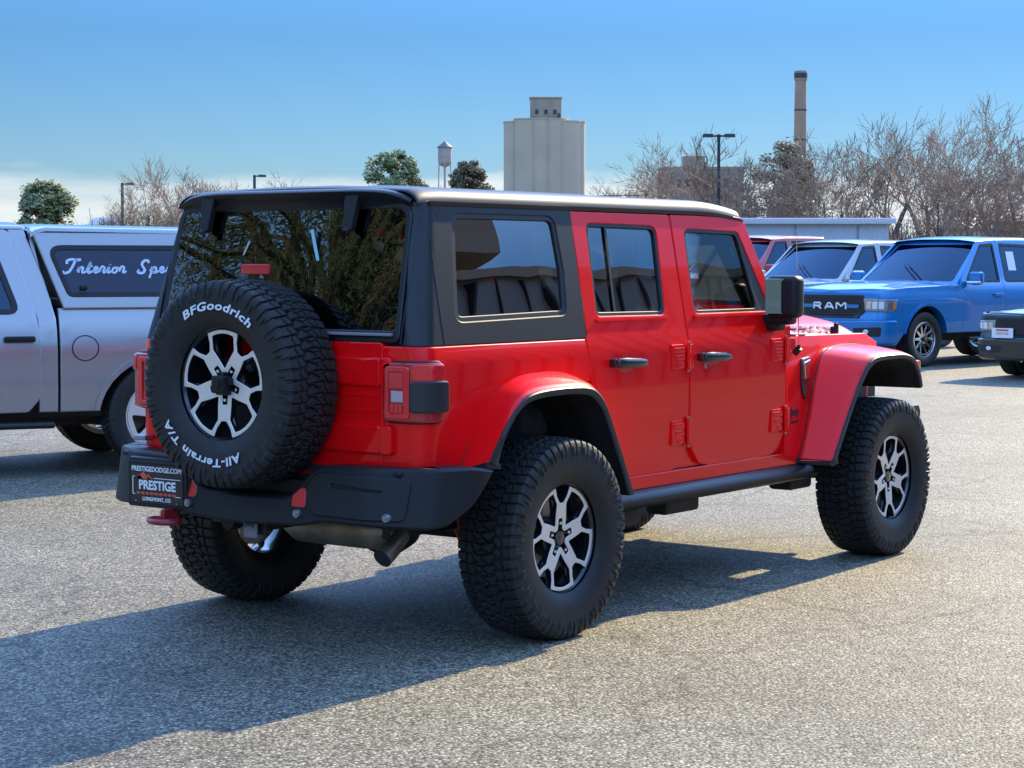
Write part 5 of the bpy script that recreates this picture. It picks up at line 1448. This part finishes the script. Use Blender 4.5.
BV = [bare_meshes(11, spread=1.0), bare_meshes(23, spread=1.15), bare_meshes(37, spread=.85), bare_meshes(41, spread=1.1, nb=3, levels=6), bare_meshes(59, spread=1.25, levels=6, nb=2)]
rt_ = random.Random(5)
def bare_tree(px, ytop, d, v, label, rot=None, wide=1., group='bare trees beyond the lot', base=None):
    x, y, _ = gpos(px, d); h = (262-ytop)/2040*d+1.54
    (tm, cmh), zm = BV[v]
    t = empty('bare_tree', (x, y, 0), rot if rot is not None else rt_.uniform(0, 6)); tag(t, label, 'tree', group)
    k = h/zm; t.scale = (k*wide, k*wide, k)
    for nm, me in (('trunk', tm), ('crown', cmh)):
        o = bpy.data.objects.new(nm, me); COL.objects.link(o); o.parent = t
for a in [
 (1008, 96, 78, 0, 'tall bare tree at the right edge with a dark forked trunk', None, 1.1),
 (985, 118, 96, 1, 'bare tree with a rounded crown just left of the tallest tree on the right', None, 1.1),
 (948, 98, 74, 3, 'multi-stemmed bare tree whose dark stems rise above the blue pickup', None, 1.05),
 (925, 112, 92, 1, 'bare tree with fine brown twigs left of the multi-stemmed tree', None, 1.1),
 (893, 112, 84, 2, 'upright bare tree over the right end of the warehouse', None, 1.15),
 (842, 124, 88, 4, 'spreading bare tree right of the brick smokestack', None, 1.1),
 (815, 148, 96, 1, 'shorter bare tree directly right of the smokestack base', None, 1.0),
 (1030, 120, 84, 4, 'bare tree cut by the right border of the picture', None, 1.),
 (760, 146, 92, 3, 'many-stemmed bare tree left of the smokestack', None, 1.1),
 (735, 128, 128, 2, 'tall thin bare tree just right of the two-headed lamp post', None, 1.3),
 (693, 132, 132, 1, 'faint bare tree in front of the factory tower', None, 1.1),
 (665, 152, 140, 4, 'wide low bare tree at the left end of the factory block', None, 1.1),
 (632, 176, 150, 1, 'small bare tree between the grain elevator and the factory', None, 1.1),
 (608, 178, 170, 4, 'little bare tree right beside the grain elevator', None, 1.2),
 (437, 170, 190, 2, 'little bare tree under the water tower', None, 1.),
 (150, 156, 118, 0, 'bare tree right of the green lamp post', 1.0, .9),
 (188, 153, 122, 2, 'slender bare tree just left of the off-roader roof', None, 1.),
 (214, 166, 128, 1, 'bare tree half cut by the off-roader rear corner', None, 1.1),
 (128, 196, 165, 4, 'low bushy bare tree behind the silver truck canopy', None, 1.3),
 (283, 172, 135, 4, 'bare tree top showing over the left part of the off-roader roof', None, 1.0),
 (170, 200, 170, 3, 'brown bare thicket tree on the horizon left of the off-roader', None, 1.6),
 (240, 180, 150, 3, 'thin bare crown behind the single lamp head', None, 1.1)]:
    bare_tree(*a)
# low brown scrub along the far edge
scrub = P('scrub_twigs', (.24, .155, .10), .9, noise=(.3, (.16, .11, .075), .2))
def scrub_band(px0, px1, ytop, d, name, label_kind, n, seed):
    rnd = random.Random(seed); mb = MB(); h0 = (262-ytop)/2040*d+1.54
    for i in range(n):
        x, y, _ = gpos(rnd.uniform(px0, px1), d+rnd.uniform(-6, 6)); b = Vector((x, y, 0)); hh = h0*rnd.uniform(.45, 1.0)
        for k in range(5):
            dv = Vector((rnd.gauss(0, .45), rnd.gauss(0, .45), 1)).normalized(); e = b+Vector((rnd.gauss(0, .8), rnd.gauss(0, .8), hh*rnd.uniform(.1, .5)))
            f = e+dv*hh*rnd.uniform(.25, .5); w_ = .012+.01*rnd.random(); sd_ = Vector((rnd.gauss(0, 1), rnd.gauss(0, 1), 0)).normalized()*w_
            mb.add([e-sd_*2, e+sd_*2, f+sd_, f-sd_], [(0, 1, 2, 3)])
    o = mb.build(name, scrub, wn_=False, smooth=False); tag(o, kind='stuff'); return o
scrub_band(740, 1040, 200, 112, 'scrub', 0, 1500, 3)
scrub_band(640, 770, 205, 120, 'scrub', 0, 900, 4)
scrub_band(95, 240, 203, 150, 'scrub', 0, 2200, 5)

def leaf_tree(name, loc, h, cr, mat, label, n=5200, leaf=.16, lw=.35, seed=1, cz=.55, clumps=60, shape='round', group=None, lowz=.12):
    rnd = random.Random(seed); T = empty(name, loc); tag(T, label, 'tree', group)
    mb = MB(); mb.tube([(0, 0, -.1), (.05, .02, h*.3), (-.04, .05, h*.6), (0, 0, h*.92)], [h*.028, h*.020, h*.011, .02], 8)
    C_ = []
    for i in range(clumps):
        while 1:
            z = rnd.uniform(lowz, 1); a = rnd.uniform(0, 2*PI)
            if shape == 'cone': rm = cr*(1-z)**.75*1.25
            else: u = (z-cz)/(1-cz if z > cz else cz-lowz+.08); rm = cr*math.sqrt(max(0, 1-min(1, abs(u))**2.2))
            r = rm*math.sqrt(rnd.uniform(.15, 1)); 
            
            rm *= .78+.34*math.sin(3*a+seed)*math.sin(5.3*z+seed*1.7)
            r *= rm/max(.01, cr) if shape == 'x' else 1
            r = min(r, rm)
            if rm > .05*cr: break
        c = Vector((r*math.cos(a), r*math.sin(a), z*h)); C_.append((c, cr*rnd.uniform(.14, .32)))
        mb.tube([(0, 0, max(.1*h, c.z-.25*r-.1*h)), c.lerp(Vector((0, 0, c.z)), .4), c], [h*.006, h*.004, .01], 4, cap=False)
    mb.build('trunk', bark, T)
    P_ = []; F = []; 
    for i in range(n):
        c, cr_ = C_[i % clumps]
        o = Vector((rnd.gauss(0, 1), rnd.gauss(0, 1), rnd.gauss(0, .7))); o = o/max(.3, o.length)*cr_*rnd.random()**.5
        p = c+o; q = Vector((rnd.gauss(0, 1), rnd.gauss(0, 1), rnd.gauss(0, 1))).normalized(); w_ = q.orthogonal().normalized(); s_ = leaf*rnd.uniform(.5, 1.1)
        k = len(P_); P_ += [p-w_*s_*lw-q*s_*.5, p+w_*s_*lw-q*s_*.5, p+q*s_*.7]; F.append((k, k+1, k+2))
    me = bpy.data.meshes.new('crown'); me.from_pydata([tuple(v) for v in P_], [], F); me.materials.append(mat); me.update()
    o = bpy.data.objects.new('crown', me); COL.objects.link(o); o.parent = T
    return T
def leafm(name, a, b, sc=.6):
    m = P(name, a, .75, noise=(sc, b, .15), spec=.2); return m
gr1 = leafm('evergreen_needles', (.20, .225, .085), (.27, .265, .13)); gr2 = leafm('dry_evergreen_needles', (.26, .185, .10), (.20, .16, .09)); gr3 = leafm('spruce_needles', (.045, .085, .045), (.085, .12, .055), 1.1)
def ev(px, ytop, wpx, d, mat, label, seed, n=16000, name='evergreen_tree', **k):
    x, y, _ = gpos(px, d); h = (262-ytop)/2040*d+1.54
    return leaf_tree(name, (x, y, 0), h, wpx/2/2040*d, mat, label, n=n, leaf=d*.0022, seed=seed, **{**dict(clumps=110), **k})
ev(46, 186, 66, 150, gr1, 'rounded green evergreen above the roof of the silver truck', 1, cz=.62)
ev(397, 155, 66, 150, gr1, 'larger green evergreen left of the water tower', 2, cz=.72)
ev(470, 162, 44, 150, gr2, 'dark rounded evergreen right of the water tower', 3, cz=.66)
ev(786, 147, 78, 100, gr2, 'dense brown-green tree directly in front of the brick smokestack', 4, cz=.62, n=11000, clumps=150)

# ------------------------------------------------------------------ what the car's glass reflects: behind and beside the camera
leaf_tree('spruce_tree', (-11.2, 9.6, 0), 13.5, 3.4, gr3, 'tall spruce behind the photographer mirrored in the rear window', n=190000, leaf=.080, lw=.12, seed=8, clumps=240, cz=.45)
leaf_tree('spruce_tree', (-15.5, 6.0, 0), 12, 3.0, gr3, 'second spruce further back beside the tall spruce behind the camera', n=40000, lw=.2, leaf=.12, seed=9, clumps=110, cz=.45)
brw = bpy.data.materials.new('brown_metal_siding'); brw.use_nodes = True; t = brw.node_tree; b = t.nodes['Principled BSDF']
b.inputs['Base Color'].default_value = (.26, .215, .19, 1); b.inputs['Roughness'].default_value = .55
soff = P('dark_soffit', (.02, .019, .02), .8); fascia = P('brown_fascia', (.22, .17, .14), .7)
bs = empty('metal_building', (0, 0, 0)); tag(bs, 'brown metal-clad dealership building mirrored in the side windows', 'building')
mb = MB(); mb.box((22, -12.6, 2.4), (44, 6, 4.8)); wl = mb.build('wall', brw, bs)
mb = MB()
mb.box((22, -9.58, 4.84), (44.2, .10, .12)); mb.build('roof_edge', fascia, bs)
for k in range(80):
    mb = MB(); mb.box((.4+k*.52, -9.58, 2.4), (.035, .05, 4.7)); mb.build('standing_seam', soff, wl)
mb = MB(); mb.box((5.05, -7.2, 4.5), (3.2, 3.6, 2.1)); cn = mb.build('canopy', fascia, bs)
mb = MB(); mb.box((4.8, -7.2, 3.43), (2.8, 3.4, .05)); mb.build('soffit', soff, cn)
for k in range(2):
    mb = MB(); mb.box((3.7+k*2.2, -8.6, 1.71), (.3, .3, 3.42), .01); mb.build('canopy_post', fascia, cn)
